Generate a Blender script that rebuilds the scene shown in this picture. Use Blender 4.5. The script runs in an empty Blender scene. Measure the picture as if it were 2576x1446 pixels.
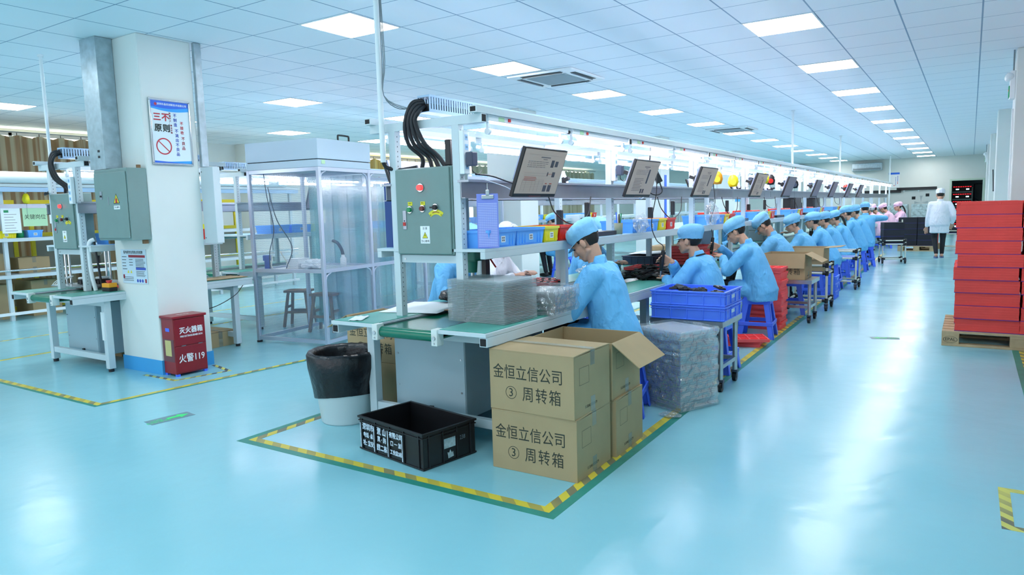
import bpy, bmesh, math, random
from mathutils import Vector, Matrix, noise
random.seed(7)
PI = math.pi
S = bpy.context.scene
COL = S.collection
# ---------------------------------------------------------------- camera
HC = 1.3883; CEIL = 2.979
def set_camera():
    yaw, pitch, roll, f = 0.5777, -0.1099, -0.0272, 1770.34
    cy, sy, cp, sp = math.cos(yaw), math.sin(yaw), math.cos(pitch), math.sin(pitch)
    fwd = Vector((-sy*cp, cy*cp, sp)); right = Vector((cy, sy, 0)); up = right.cross(fwd)
    cr, sr = math.cos(roll), math.sin(roll)
    r2 = right*cr + up*sr; u2 = up*cr - right*sr
    cam = bpy.data.cameras.new('camera'); o = bpy.data.objects.new('camera', cam)
    M = Matrix((r2, u2, -fwd)).transposed().to_4x4(); M.translation = (0, 0, HC)
    o.matrix_world = M
    cam.sensor_fit = 'HORIZONTAL'; cam.sensor_width = 36.0; cam.lens = f/2576*36
    cam.clip_start = 0.05; cam.clip_end = 200
    COL.objects.link(o); S.camera = o
set_camera()
# ---------------------------------------------------------------- world, exposure
S.view_settings.view_transform = 'Standard'; S.view_settings.look = 'None'
S.view_settings.gamma = 1.0; S.view_settings.use_curve_mapping = False
S.view_settings.exposure = 0.95
PANEL = 10.5; TUBE = 20.0; BACKW = 10.0
w = bpy.data.worlds.new('world'); S.world = w; w.use_nodes = True
w.node_tree.nodes['Background'].inputs[0].default_value = (0.92, 0.94, 1.0, 1)
w.node_tree.nodes['Background'].inputs[1].default_value = 1.0  # added fill light, enters through the wall left out behind the camera
cyc = S.cycles
cyc.max_bounces = 10; cyc.diffuse_bounces = 8; cyc.glossy_bounces = 3; cyc.transmission_bounces = 4
cyc.transparent_max_bounces = 24; cyc.caustics_reflective = False; cyc.caustics_refractive = False
cyc.sample_clamp_indirect = 8.0; cyc.use_denoising = True; cyc.use_adaptive_sampling = True; cyc.adaptive_threshold = 0.03
# ceiling panels behind the camera (out of frame): real lamps of the same grid
LX = (-1.476, -4.476, -8.076, -11.076)
def back_lamps():
    for i, X in enumerate(LX):
        ys = (4.468, 2.068, -0.332, -2.732) if i == 0 else (2.068, -0.332, -2.732)
        for Y in ys:
            l = bpy.data.lights.new('ceiling_lamp', 'AREA'); l.shape = 'SQUARE'; l.size = 0.58
            l.energy = BACKW; l.color = (0.93, 0.97, 1.0)
            o = bpy.data.objects.new('ceiling_lamp', l); o.location = (X, Y, CEIL-0.012); COL.objects.link(o)
back_lamps()
# ---------------------------------------------------------------- helpers
def lin(c):
    c = c/255.0
    return c/12.92 if c <= 0.04045 else ((c+0.055)/1.055)**2.4
def rgb(h):
    return (lin(int(h[0:2], 16)), lin(int(h[2:4], 16)), lin(int(h[4:6], 16)), 1)
MATS = {}
def mat(name, h, rough=0.5, metal=0.0, var=0.0, vscale=8.0, bump=0.0, bscale=60.0, emit=0.0, spec=0.5, transm=0.0, sheen=0.0):
    """procedural material: base colour with a soft noise variation and an optional noise bump"""
    if name in MATS: return MATS[name]
    m = bpy.data.materials.new(name); m.use_nodes = True; MATS[name] = m
    nt = m.node_tree; b = nt.nodes['Principled BSDF']
    c = rgb(h)
    b.inputs['Base Color'].default_value = c
    b.inputs['Roughness'].default_value = rough; b.inputs['Metallic'].default_value = metal
    b.inputs['Specular IOR Level'].default_value = spec
    if emit > 0:
        b.inputs['Emission Color'].default_value = c; b.inputs['Emission Strength'].default_value = emit
    tc = None
    if var > 0 or bump > 0:
        tc = nt.nodes.new('ShaderNodeTexCoord')
    if var > 0:
        n = nt.nodes.new('ShaderNodeTexNoise'); n.inputs['Scale'].default_value = vscale; n.inputs['Detail'].default_value = 4
        nt.links.new(tc.outputs['Object'], n.inputs['Vector'])
        r = nt.nodes.new('ShaderNodeValToRGB')
        r.color_ramp.elements[0].position = 0.3; r.color_ramp.elements[1].position = 0.7
        r.color_ramp.elements[0].color = tuple(max(0, x*(1-var)) for x in c[:3])+(1,)
        r.color_ramp.elements[1].color = tuple(min(1, x*(1+var)) for x in c[:3])+(1,)
        nt.links.new(n.outputs['Fac'], r.inputs['Fac']); nt.links.new(r.outputs['Color'], b.inputs['Base Color'])
    if bump > 0:
        n = nt.nodes.new('ShaderNodeTexNoise'); n.inputs['Scale'].default_value = bscale; n.inputs['Detail'].default_value = 3
        nt.links.new(tc.outputs['Object'], n.inputs['Vector'])
        bp = nt.nodes.new('ShaderNodeBump'); bp.inputs['Strength'].default_value = bump; bp.inputs['Distance'].default_value = 0.01
        nt.links.new(n.outputs['Fac'], bp.inputs['Height']); nt.links.new(bp.outputs['Normal'], b.inputs['Normal'])
    return m
def glassy(name, h, clear=0.5, gloss=0.25, rough=0.15, bump=0.0, bscale=40.0, trans=0.0):
    """thin clear plastic: a mix of see-through, diffuse and glossy"""
    if name in MATS: return MATS[name]
    m = bpy.data.materials.new(name); m.use_nodes = True; MATS[name] = m
    nt = m.node_tree; nt.nodes.remove(nt.nodes['Principled BSDF']); out = nt.nodes['Material Output']
    tr = nt.nodes.new('ShaderNodeBsdfTransparent'); tr.inputs[0].default_value = (0.97, 0.99, 1, 1)
    df = nt.nodes.new('ShaderNodeBsdfDiffuse'); df.inputs[0].default_value = rgb(h)
    gl = nt.nodes.new('ShaderNodeBsdfGlossy'); gl.inputs['Roughness'].default_value = rough
    m1 = nt.nodes.new('ShaderNodeMixShader'); m2 = nt.nodes.new('ShaderNodeMixShader')
    m1.inputs[0].default_value = gloss; m2.inputs[0].default_value = clear
    body = df.outputs[0]
    if trans:
        tl = nt.nodes.new('ShaderNodeBsdfTranslucent'); tl.inputs[0].default_value = rgb(h); m0 = nt.nodes.new('ShaderNodeMixShader'); m0.inputs[0].default_value = trans
        nt.links.new(df.outputs[0], m0.inputs[1]); nt.links.new(tl.outputs[0], m0.inputs[2]); body = m0.outputs[0]
    nt.links.new(body, m1.inputs[1]); nt.links.new(gl.outputs[0], m1.inputs[2])
    nt.links.new(m1.outputs[0], m2.inputs[1]); nt.links.new(tr.outputs[0], m2.inputs[2])
    nt.links.new(m2.outputs[0], out.inputs['Surface'])
    if bump > 0:
        tc = nt.nodes.new('ShaderNodeTexCoord'); n = nt.nodes.new('ShaderNodeTexNoise'); n.inputs['Scale'].default_value = bscale
        nt.links.new(tc.outputs['Object'], n.inputs['Vector'])
        bp = nt.nodes.new('ShaderNodeBump'); bp.inputs['Strength'].default_value = bump; bp.inputs['Distance'].default_value = 0.02
        nt.links.new(n.outputs['Fac'], bp.inputs['Height'])
        nt.links.new(bp.outputs['Normal'], df.inputs['Normal']); nt.links.new(bp.outputs['Normal'], gl.inputs['Normal'])
    return m
class MB:
    """collects shapes in local coordinates and links them as ONE mesh object"""
    def __init__(s): s.v = []; s.f = []; s.m = []; s.sm = []
    def add(s, vs, fs, m=0, smooth=False):
        o = len(s.v); s.v += [tuple(v) for v in vs]
        for f in fs: s.f.append(tuple(i+o for i in f)); s.m.append(m); s.sm.append(smooth)
    def box(s, x0, x1, y0, y1, z0, z1, m=0, M=None):
        vs = [Vector(p) for p in ((x0,y0,z0),(x1,y0,z0),(x1,y1,z0),(x0,y1,z0),(x0,y0,z1),(x1,y0,z1),(x1,y1,z1),(x0,y1,z1))]
        if M is not None: vs = [M @ v for v in vs]
        s.add(vs, ((0,3,2,1),(4,5,6,7),(0,1,5,4),(1,2,6,5),(2,3,7,6),(3,0,4,7)), m); return s
    def cbox(s, c, d, m=0, M=None):
        return s.box(c[0]-d[0]/2, c[0]+d[0]/2, c[1]-d[1]/2, c[1]+d[1]/2, c[2]-d[2]/2, c[2]+d[2]/2, m, M)
    def cyl(s, p0, p1, r0, r1=None, n=16, m=0, smooth=True, caps=True):
        r1 = r0 if r1 is None else r1
        p0 = Vector(p0); p1 = Vector(p1); d = (p1-p0).normalized()
        a = d.orthogonal().normalized(); b = d.cross(a)
        ring = [(math.cos(2*PI*i/n), math.sin(2*PI*i/n)) for i in range(n)]
        vs = [p0+(a*c+b*q)*r0 for c, q in ring]+[p1+(a*c+b*q)*r1 for c, q in ring]
        s.add(vs, [(i, (i+1) % n, n+(i+1) % n, n+i) for i in range(n)], m, smooth)
        if caps: s.add(vs, [tuple(range(n-1, -1, -1)), tuple(range(n, 2*n))], m)
        return s
    def tube(s, pts, r, n=8, m=0, sub=6):
        """smooth tube along a Catmull-Rom path"""
        P = [Vector(p) for p in pts]
        if len(P) > 2 and sub > 1:
            Q = []
            E = [P[0]*2-P[1]]+P+[P[-1]*2-P[-2]]
            for i in range(1, len(E)-2):
                a, b, c, d = E[i-1], E[i], E[i+1], E[i+2]
                for k in range(sub):
                    t = k/sub
                    Q.append(0.5*((2*b)+(c-a)*t+(2*a-5*b+4*c-d)*t*t+(3*b-a-3*c+d)*t**3))
            Q.append(P[-1]); P = Q
        vs = []; ref = None
        for i, p in enumerate(P):
            d = (P[min(i+1, len(P)-1)]-P[max(i-1, 0)]).normalized()
            if ref is None: ref = d.orthogonal().normalized()
            a = (ref-d*ref.dot(d)).normalized(); ref = a; b = d.cross(a)
            vs += [p+(a*math.cos(2*PI*k/n)+b*math.sin(2*PI*k/n))*r for k in range(n)]
        fs = [(i*n+k, i*n+(k+1) % n, (i+1)*n+(k+1) % n, (i+1)*n+k) for i in range(len(P)-1) for k in range(n)]
        s.add(vs, fs, m, True); s.add(vs, [tuple(range(n-1, -1, -1)), tuple(range(len(vs)-n, len(vs)))], m)
        return s
    def lathe(s, prof, c=(0,0,0), n=24, m=0, smooth=True, M=None):
        vs = []; 
        for r, z in prof:
            for k in range(n):
                v = Vector((c[0]+r*math.cos(2*PI*k/n), c[1]+r*math.sin(2*PI*k/n), c[2]+z))
                vs.append(M @ v if M is not None else v)
        fs = [(i*n+k, i*n+(k+1) % n, (i+1)*n+(k+1) % n, (i+1)*n+k) for i in range(len(prof)-1) for k in range(n)]
        s.add(vs, fs, m, smooth); return s
    def poly(s, pts, m=0): s.add(pts, [tuple(range(len(pts)))], m); return s
    def prism(s, pts, h, m=0, M=None):
        """2-D outline (x, z) extruded along y from 0 to h"""
        n = len(pts); vs = [Vector((x, 0, z)) for x, z in pts]+[Vector((x, h, z)) for x, z in pts]
        if M is not None: vs = [M @ v for v in vs]
        s.add(vs, [(i, (i+1) % n, n+(i+1) % n, n+i) for i in range(n)]+[tuple(range(n-1, -1, -1)), tuple(range(n, 2*n))], m); return s
    def slab(s, grid, th, m=0, smooth=True):
        """thin solid sheet from a grid (rows of points), given a thickness downward"""
        R = len(grid); C = len(grid[0]); vs = [Vector(p) for r in grid for p in r]; vs2 = [v-Vector((0,0,th)) for v in vs]
        N = R*C; fs = []
        for i in range(R-1):
            for j in range(C-1):
                a, b, c, d = i*C+j, i*C+j+1, (i+1)*C+j+1, (i+1)*C+j
                fs.append((a, b, c, d)); fs.append((N+a, N+d, N+c, N+b))
        bd = [i for i in range(C)]+[i*C+C-1 for i in range(1, R)]+[(R-1)*C+j for j in range(C-2, -1, -1)]+[i*C for i in range(R-2, 0, -1)]
        for k in range(len(bd)):
            a, b = bd[k], bd[(k+1) % len(bd)]; fs.append((a, N+a, N+b, b))
        s.add(vs+vs2, fs, m, smooth); return s
    def build(s, name, mats, parent=None, loc=(0,0,0), rot=None, bev=0.0, seg=2):
        me = bpy.data.meshes.new(name); me.from_pydata(s.v, [], s.f)
        for q in (mats if isinstance(mats, (list, tuple)) else [mats]): me.materials.append(q)
        me.polygons.foreach_set('material_index', s.m); me.polygons.foreach_set('use_smooth', s.sm); me.update()
        bm = bmesh.new(); bm.from_mesh(me); bmesh.ops.recalc_face_normals(bm, faces=bm.faces); bm.to_mesh(me); bm.free()
        o = bpy.data.objects.new(name, me); COL.objects.link(o)
        o.location = loc
        if rot is not None: o.rotation_euler = rot if isinstance(rot, (tuple, list)) else (0, 0, rot)
        if parent is not None: o.parent = parent
        if bev > 0:
            b = o.modifiers.new('bevel', 'BEVEL'); b.width = bev; b.segments = seg; b.limit_method = 'ANGLE'; b.angle_limit = 0.7
        return o
def tag(o, label, cat, group=None, kind=None):
    o['label'] = label; o['category'] = cat
    if group: o['group'] = group
    if kind: o['kind'] = kind
    return o
def thing(name, label, cat, loc=(0,0,0), rot=0.0, group=None):
    o = bpy.data.objects.new(name, None); COL.objects.link(o)
    o.location = loc; o.rotation_euler = rot if isinstance(rot, (tuple, list)) else (0, 0, rot)
    o.empty_display_size = 0.1
    return tag(o, label, cat, group)
def dup(r, loc, rot=None, label=None, group=None):
    c = r.copy(); COL.objects.link(c); c.location = loc
    if rot is not None: c.rotation_euler = rot if isinstance(rot, (tuple, list)) else (0, 0, rot)
    if label: c['label'] = label
    if group: c['group'] = group
    def kids(a, b):
        for ch in list(a.children):
            d = ch.copy(); COL.objects.link(d); d.parent = b; kids(ch, d)
    kids(r, c); return c
def struct(name, mb, m, **k):
    o = mb.build(name, m, **k); o['kind'] = 'structure'; return o
ORD = ['first','second','third','fourth','fifth','sixth','seventh','eighth','ninth','tenth','eleventh','twelfth','thirteenth','fourteenth','fifteenth','sixteenth','seventeenth','eighteenth','nineteenth','twentieth','twenty-first','twenty-second','twenty-third','twenty-fourth','twenty-fifth','twenty-sixth','twenty-seventh','twenty-eighth','twenty-ninth','thirtieth','thirty-first','thirty-second','thirty-third','thirty-fourth','thirty-fifth','thirty-sixth']
def text(name, s, size, m, parent, loc, rot, depth=0.0008, align='CENTER', shear=0.0, space=1.0, lspace=1.0, heavy=0.0, sx=1.0):
    """lettering as a thin mesh part; local x runs along the line, local z is its front"""
    cu = bpy.data.curves.new(name, 'FONT'); cu.body = s; cu.size = size; cu.align_x = align; cu.align_y = 'CENTER'
    cu.extrude = depth; cu.shear = shear; cu.space_character = space; cu.space_line = lspace; cu.resolution_u = 2
    t = bpy.data.objects.new(name, cu); COL.objects.link(t)
    dg = bpy.context.evaluated_depsgraph_get(); me = bpy.data.meshes.new_from_object(t.evaluated_get(dg))
    COL.objects.unlink(t); bpy.data.objects.remove(t); bpy.data.curves.remove(cu)
    if heavy:          # heavier strokes: the outline repeated a hair to each side
        bm = bmesh.new(); bm.from_mesh(me); g = list(bm.verts)+list(bm.edges)+list(bm.faces)
        for i, (dx, dy) in enumerate(((heavy, 0), (-heavy, 0), (0, heavy), (0, -heavy))):
            r = bmesh.ops.duplicate(bm, geom=g); bmesh.ops.translate(bm, verts=[e for e in r['geom'] if isinstance(e, bmesh.types.BMVert)], vec=(dx, dy, -.00015*(i+1)))
        bm.to_mesh(me); bm.free()
    me.materials.clear(); me.materials.append(m)
    o = bpy.data.objects.new(name, me); COL.objects.link(o); o.parent = parent; o.location = loc; o.rotation_euler = rot; o.scale = (sx, 1, 1)
    return o
R_FRONT = (PI/2, 0, 0)          # reads on a face that looks toward -Y
R_RIGHT = (PI/2, 0, PI/2)       # reads on a face that looks toward +X
# ---------------------------------------------------------------- materials
def cloth(name, h):
    """woven coat fabric: creases from two distorted noises as bump"""
    m = mat(name, h, 0.62); nt = m.node_tree; b = nt.nodes['Principled BSDF']
    tc = nt.nodes.new('ShaderNodeTexCoord'); mp = nt.nodes.new('ShaderNodeMapping'); mp.inputs['Scale'].default_value = (1, 1, .6); nt.links.new(tc.outputs['Object'], mp.inputs[0])
    hs = []
    for sc, ds, d in ((5.5, 1.2, 1), (13.0, 1.0, 2)):
        n = nt.nodes.new('ShaderNodeTexNoise'); n.inputs['Scale'].default_value = sc; n.inputs['Detail'].default_value = d; n.inputs['Distortion'].default_value = ds
        nt.links.new(mp.outputs[0], n.inputs['Vector'])
        v = nt.nodes.new('ShaderNodeMath'); v.operation = 'SUBTRACT'; nt.links.new(n.outputs['Fac'], v.inputs[0]); v.inputs[1].default_value = .5
        a = nt.nodes.new('ShaderNodeMath'); a.operation = 'ABSOLUTE'; nt.links.new(v.outputs[0], a.inputs[0]); hs.append((a.outputs[0], 1.0 if sc < 10 else .45))
    s_ = nt.nodes.new('ShaderNodeMath'); s_.operation = 'MULTIPLY_ADD'; nt.links.new(hs[1][0], s_.inputs[0]); s_.inputs[1].default_value = .45; nt.links.new(hs[0][0], s_.inputs[2])
    bp = nt.nodes.new('ShaderNodeBump'); bp.inputs['Strength'].default_value = 0.6; bp.inputs['Distance'].default_value = 0.06; bp.invert = True
    nt.links.new(s_.outputs[0], bp.inputs['Height']); nt.links.new(bp.outputs['Normal'], b.inputs['Normal'])
    return m
M = {}
M['paint'] = mat('white_paint', 'DCE0DC', 0.55, var=0.03, vscale=1.5)
M['steel_paint'] = mat('pale_grey_paint', 'C9D4D8', 0.38, var=0.03, vscale=3)
M['panel_grey'] = mat('grey_green_enamel', '76908C', 0.42, var=0.03, bump=0.05, bscale=250)
M['galv'] = mat('galvanised_sheet', 'AEBDC4', 0.35, 0.6, var=0.15, vscale=14)
M['steel'] = mat('stainless_steel', 'B9C0C4', 0.28, 0.9, var=0.08, vscale=20)
M['chrome'] = mat('chrome', 'D5DADD', 0.12, 1.0)
M['alu'] = mat('aluminium', 'A6ACB6', 0.35, 0.75, var=0.06)
M['mat_green'] = mat('green_table_mat', '4FA294', 0.35, var=0.06)
M['belt'] = mat('green_belt', '0C7057', 0.22, var=0.05)
M['green_mach'] = mat('green_machine_paint', '1F7A66', 0.4)
M['black'] = mat('black_plastic', '16171B', 0.4, var=0.2)
M['black_m'] = mat('matt_black', '0E0E12', 0.65)
M['dark_foam'] = mat('black_foam', '22252E', 0.85, bump=0.1, bscale=150)
M['rubber'] = mat('black_rubber', '1B1C22', 0.5)
M['white_pl'] = mat('white_plastic', 'E8ECEE', 0.35)
M['grey_pl'] = mat('grey_plastic', '7A858C', 0.4)
M['slate'] = mat('slate_plastic', '3A4358', 0.4)
M['silver'] = mat('silver_plastic', 'A4AAC6', 0.3)
M['blue_pl'] = mat('blue_crate_plastic', '5080F4', 0.35, var=0.05)
M['blue_stool'] = mat('blue_stool_plastic', '4A72F4', 0.35, var=0.04)
M['blue_bin'] = mat('light_blue_bin', '62AEFA', 0.35)
M['yellow_bin'] = mat('yellow_bin', 'F2DC1C', 0.35)
M['red_bin'] = mat('red_bin', 'E8301F', 0.35)
M['red_foam'] = mat('red_foam', 'E64A44', 0.8, var=0.06, vscale=5, bump=0.12, bscale=120)
M['red_tray'] = mat('red_foam_tray', 'F85456', 0.6, var=0.05)
M['purple'] = mat('purple_strap', '3A259C', 0.6)
M['fire_red'] = mat('dark_red_enamel', '8C1A24', 0.32, var=0.06)
M['card'] = mat('brown_cardboard', 'AC9570', 0.8, var=0.06, vscale=4)
M['card_in'] = mat('cardboard_inside', 'A28D68', 0.85, var=0.06, vscale=30)
M['ink'] = mat('dark_ink', '2C332C', 0.8)
M['white_ink'] = mat('white_ink', 'EDF0F2', 0.6)
M['tape'] = glassy('clear_tape', 'C9C8B8', 0.72, 0.35, 0.15)
M['pet'] = glassy('clear_tray_plastic', 'FAFDFE', 0.66, 0.36, 0.08, trans=0.35)
M['wrap'] = glassy('cling_film', 'F4FAFD', 0.60, 0.55, 0.08, bump=1.0, bscale=26, trans=.4)
M['bagclear'] = glassy('clear_bag', 'EEF4F8', 0.66, 0.5, 0.15, bump=0.8, bscale=25)
M['strip'] = glassy('tinted_strip_curtain', '58C2C6', 0.5, 0.25, 0.15)
M['strip2'] = glassy('clear_strip_curtain', 'CFE6EC', 0.6, 0.3, 0.15)
M['coat'] = cloth('light_blue_work_coat', '6ABAEE')
M['cap'] = mat('light_blue_work_cap', '84C4EC', 0.7, bump=0.6, bscale=22)
M['coat_w'] = cloth('white_work_coat', 'E6E8F0')
M['coat_p'] = cloth('pink_work_coat', 'F0C4DC')
M['skin'] = mat('skin', 'C99A82', 0.5, var=0.06, vscale=12)
M['skin_lip'] = mat('lip', 'A0605A', 0.5)
M['eye'] = mat('eye_dark', '241a18', 0.3)
M['hair'] = mat('black_hair', '17130F', 0.5, bump=0.3, bscale=90)
M['trouser'] = mat('black_trousers', '1E1F26', 0.8)
M['wood'] = mat('old_wood', '8A6A4A', 0.7, var=0.2, vscale=9)
M['pallet'] = mat('pallet_wood', 'B9A07C', 0.8, var=0.15, vscale=7)
M['paper'] = mat('white_paper', 'EDF1F4', 0.7)
M['green_paper'] = mat('green_paper', 'B9DDB4', 0.7)
M['yellow'] = mat('yellow_label', 'E6DA2E', 0.5)
M['yellow_fr'] = mat('yellow_frame_paint', 'D9C51E', 0.45)
M['cream'] = mat('cream_pipe', 'DAD8C8', 0.35)
M['red_lamp'] = mat('red_indicator', 'FF2A2A', 0.3, emit=2.2)
M['red_led'] = mat('red_digits', 'E01020', 0.4, emit=.8)
M['white_led'] = mat('white_led', 'DDF0FF', 0.4, emit=1.5)
M['red_btn'] = mat('red_button', 'C4231E', 0.3)
M['dred_btn'] = mat('dark_red_button', '6A2420', 0.3)
M['green_btn'] = mat('green_button', '0B8A55', 0.3)
M['orange'] = mat('orange_plastic', 'F0A018', 0.4)
M['panel_lamp'] = mat('ceiling_diffuser', 'FCFAF8', 0.5, emit=PANEL)
M['tube_lamp'] = mat('lit_tube', 'F4F3FF', 0.5, emit=TUBE)
M['sky'] = mat('daylight_window', 'F4FFF0', 0.5, emit=2.0)
M['reflector'] = glassy('lamp_hood', 'B8CCE0', 0.93, 0.6, 0.15)
M['screen'] = mat('document_screen', 'A2948A', 0.4, emit=0.18)
M['screen_off'] = mat('plum_screen', '746878', 0.35, emit=0.12)
M['doc_ink'] = mat('document_ink', '82767A', 0.6)
M['doc_photo'] = mat('document_photo', '5C5660', 0.6)
M['doc_red'] = mat('document_red', 'B4483C', 0.6)
M['blue_ink'] = mat('blue_ink', '3A56B4', 0.6)
M['blue_hd'] = mat('poster_blue', '1E66DC', 0.5)
M['blue_hd2'] = mat('poster_light_blue', '2AA0EC', 0.5)
M['red_ink'] = mat('red_ink', 'C23444', 0.6)
M['dark_red_ink'] = mat('maroon_ink', '9A2434', 0.6)
M['lav'] = mat('lavender_sheet', '8490E0', 0.6)
M['lav2'] = mat('lavender_grid', 'B9C2F2', 0.6)
M['blue_panel'] = mat('navy_board', '2E4A86', 0.6)
M['tape_green'] = mat('green_floor_tape', '2A8878', 0.4, var=0.12, vscale=10)
M['sign_grey'] = mat('grey_floor_sign', '6F8C96', 0.45)
M['sign_green'] = mat('green_arrow', '3FE07C', 0.5)
M['slipper'] = mat('blue_slipper', '5C6E9C', 0.6)
M['bag_black'] = mat('black_bin_bag', '14161C', 0.32, bump=0.7, bscale=22)
M['bin_white'] = mat('white_bucket', 'D3DADB', 0.45)
M['brown_board'] = mat('brown_board', '9A7050', 0.3)
M['pill_base'] = mat('blue_skirting_paint', '3FA0DC', 0.5)
M['towel'] = mat('white_tissue', 'F2F6FA', 0.8)
def node_mat(name, rough=0.5):
    m = bpy.data.materials.new(name); m.use_nodes = True; MATS[name] = m
    nt = m.node_tree; b = nt.nodes['Principled BSDF']; b.inputs['Roughness'].default_value = rough
    return m, nt, b
def mth(nt, op, a, b=None):
    n = nt.nodes.new('ShaderNodeMath'); n.operation = op
    for i, q in enumerate((a, b)):
        if q is None: continue
        if isinstance(q, (int, float)): n.inputs[i].default_value = q
        else: nt.links.new(q, n.inputs[i])
    return n.outputs[0]
def ceiling_mat():
    m, nt, b = node_mat('ceiling_tiles', 0.6)
    tc = nt.nodes.new('ShaderNodeTexCoord'); sp = nt.nodes.new('ShaderNodeSeparateXYZ'); nt.links.new(tc.outputs['Object'], sp.inputs[0])
    def line(o, off, hw):
        t = mth(nt, 'FRACT', mth(nt, 'MULTIPLY', mth(nt, 'ADD', o, off), 1/0.6))
        d = mth(nt, 'ABSOLUTE', mth(nt, 'SUBTRACT', t, 0.5))
        return mth(nt, 'GREATER_THAN', d, 0.5-hw)
    l = mth(nt, 'MAXIMUM', line(sp.outputs[0], 1.776+60, 0.011), line(sp.outputs[1], -6.5685+60, 0.008))
    mx = nt.nodes.new('ShaderNodeMix'); mx.data_type = 'RGBA'
    mx.inputs['A'].default_value = rgb('EEF4FA'); mx.inputs['B'].default_value = rgb('8AA4BC')
    nt.links.new(l, mx.inputs['Factor']); nt.links.new(mx.outputs['Result'], b.inputs['Base Color'])
    return m
def floor_mat():
    m, nt, b = node_mat('blue_epoxy_floor', 0.16)
    tc = nt.nodes.new('ShaderNodeTexCoord')
    n = nt.nodes.new('ShaderNodeTexNoise'); n.inputs['Scale'].default_value = 0.55; n.inputs['Detail'].default_value = 5
    nt.links.new(tc.outputs['Object'], n.inputs['Vector'])
    r = nt.nodes.new('ShaderNodeValToRGB'); r.color_ramp.elements[0].position = 0.35; r.color_ramp.elements[1].position = 0.68
    r.color_ramp.elements[0].color = rgb('86C2CE'); r.color_ramp.elements[1].color = rgb('92CAD4')
    nt.links.new(n.outputs['Fac'], r.inputs['Fac']); nt.links.new(r.outputs['Color'], b.inputs['Base Color'])
    n2 = nt.nodes.new('ShaderNodeTexNoise'); n2.inputs['Scale'].default_value = 2.2; n2.inputs['Detail'].default_value = 3
    nt.links.new(tc.outputs['Object'], n2.inputs['Vector'])
    rr = nt.nodes.new('ShaderNodeMapRange'); rr.inputs['To Min'].default_value = 0.14; rr.inputs['To Max'].default_value = 0.30
    nt.links.new(n2.outputs['Fac'], rr.inputs['Value']); nt.links.new(rr.outputs[0], b.inputs['Roughness'])
    n3 = nt.nodes.new('ShaderNodeTexNoise'); n3.inputs['Scale'].default_value = 4.5; n3.inputs['Detail'].default_value = 4
    nt.links.new(tc.outputs['Object'], n3.inputs['Vector'])
    bp = nt.nodes.new('ShaderNodeBump'); bp.inputs['Strength'].default_value = 0.32; bp.inputs['Distance'].default_value = 0.010
    nt.links.new(n3.outputs['Fac'], bp.inputs['Height']); nt.links.new(bp.outputs['Normal'], b.inputs['Normal'])
    b.inputs['Specular IOR Level'].default_value = 0.5
    return m
def hazard_mat(name, dark='6E6E5A', k=11.0, yl='D8C23C'):
    m, nt, b = node_mat(name, 0.4)
    tc = nt.nodes.new('ShaderNodeTexCoord'); sp = nt.nodes.new('ShaderNodeSeparateXYZ'); nt.links.new(tc.outputs['Object'], sp.inputs[0])
    t = mth(nt, 'FRACT', mth(nt, 'MULTIPLY', mth(nt, 'ADD', mth(nt, 'ADD', sp.outputs[0], sp.outputs[1]), 50.0), k/1.0))
    n = nt.nodes.new('ShaderNodeTexNoise'); n.inputs['Scale'].default_value = 1.1; nt.links.new(tc.outputs['Object'], n.inputs['Vector'])
    worn = nt.nodes.new('ShaderNodeMapRange'); worn.inputs['From Min'].default_value = 0.35; worn.inputs['From Max'].default_value = 0.6
    nt.links.new(n.outputs['Fac'], worn.inputs['Value'])
    f = mth(nt, 'MULTIPLY', mth(nt, 'GREATER_THAN', t, 0.5), worn.outputs[0])
    mx = nt.nodes.new('ShaderNodeMix'); mx.data_type = 'RGBA'
    mx.inputs['A'].default_value = rgb(yl); mx.inputs['B'].default_value = rgb(dark)
    nt.links.new(f, mx.inputs['Factor']); nt.links.new(mx.outputs['Result'], b.inputs['Base Color'])
    return m
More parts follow.
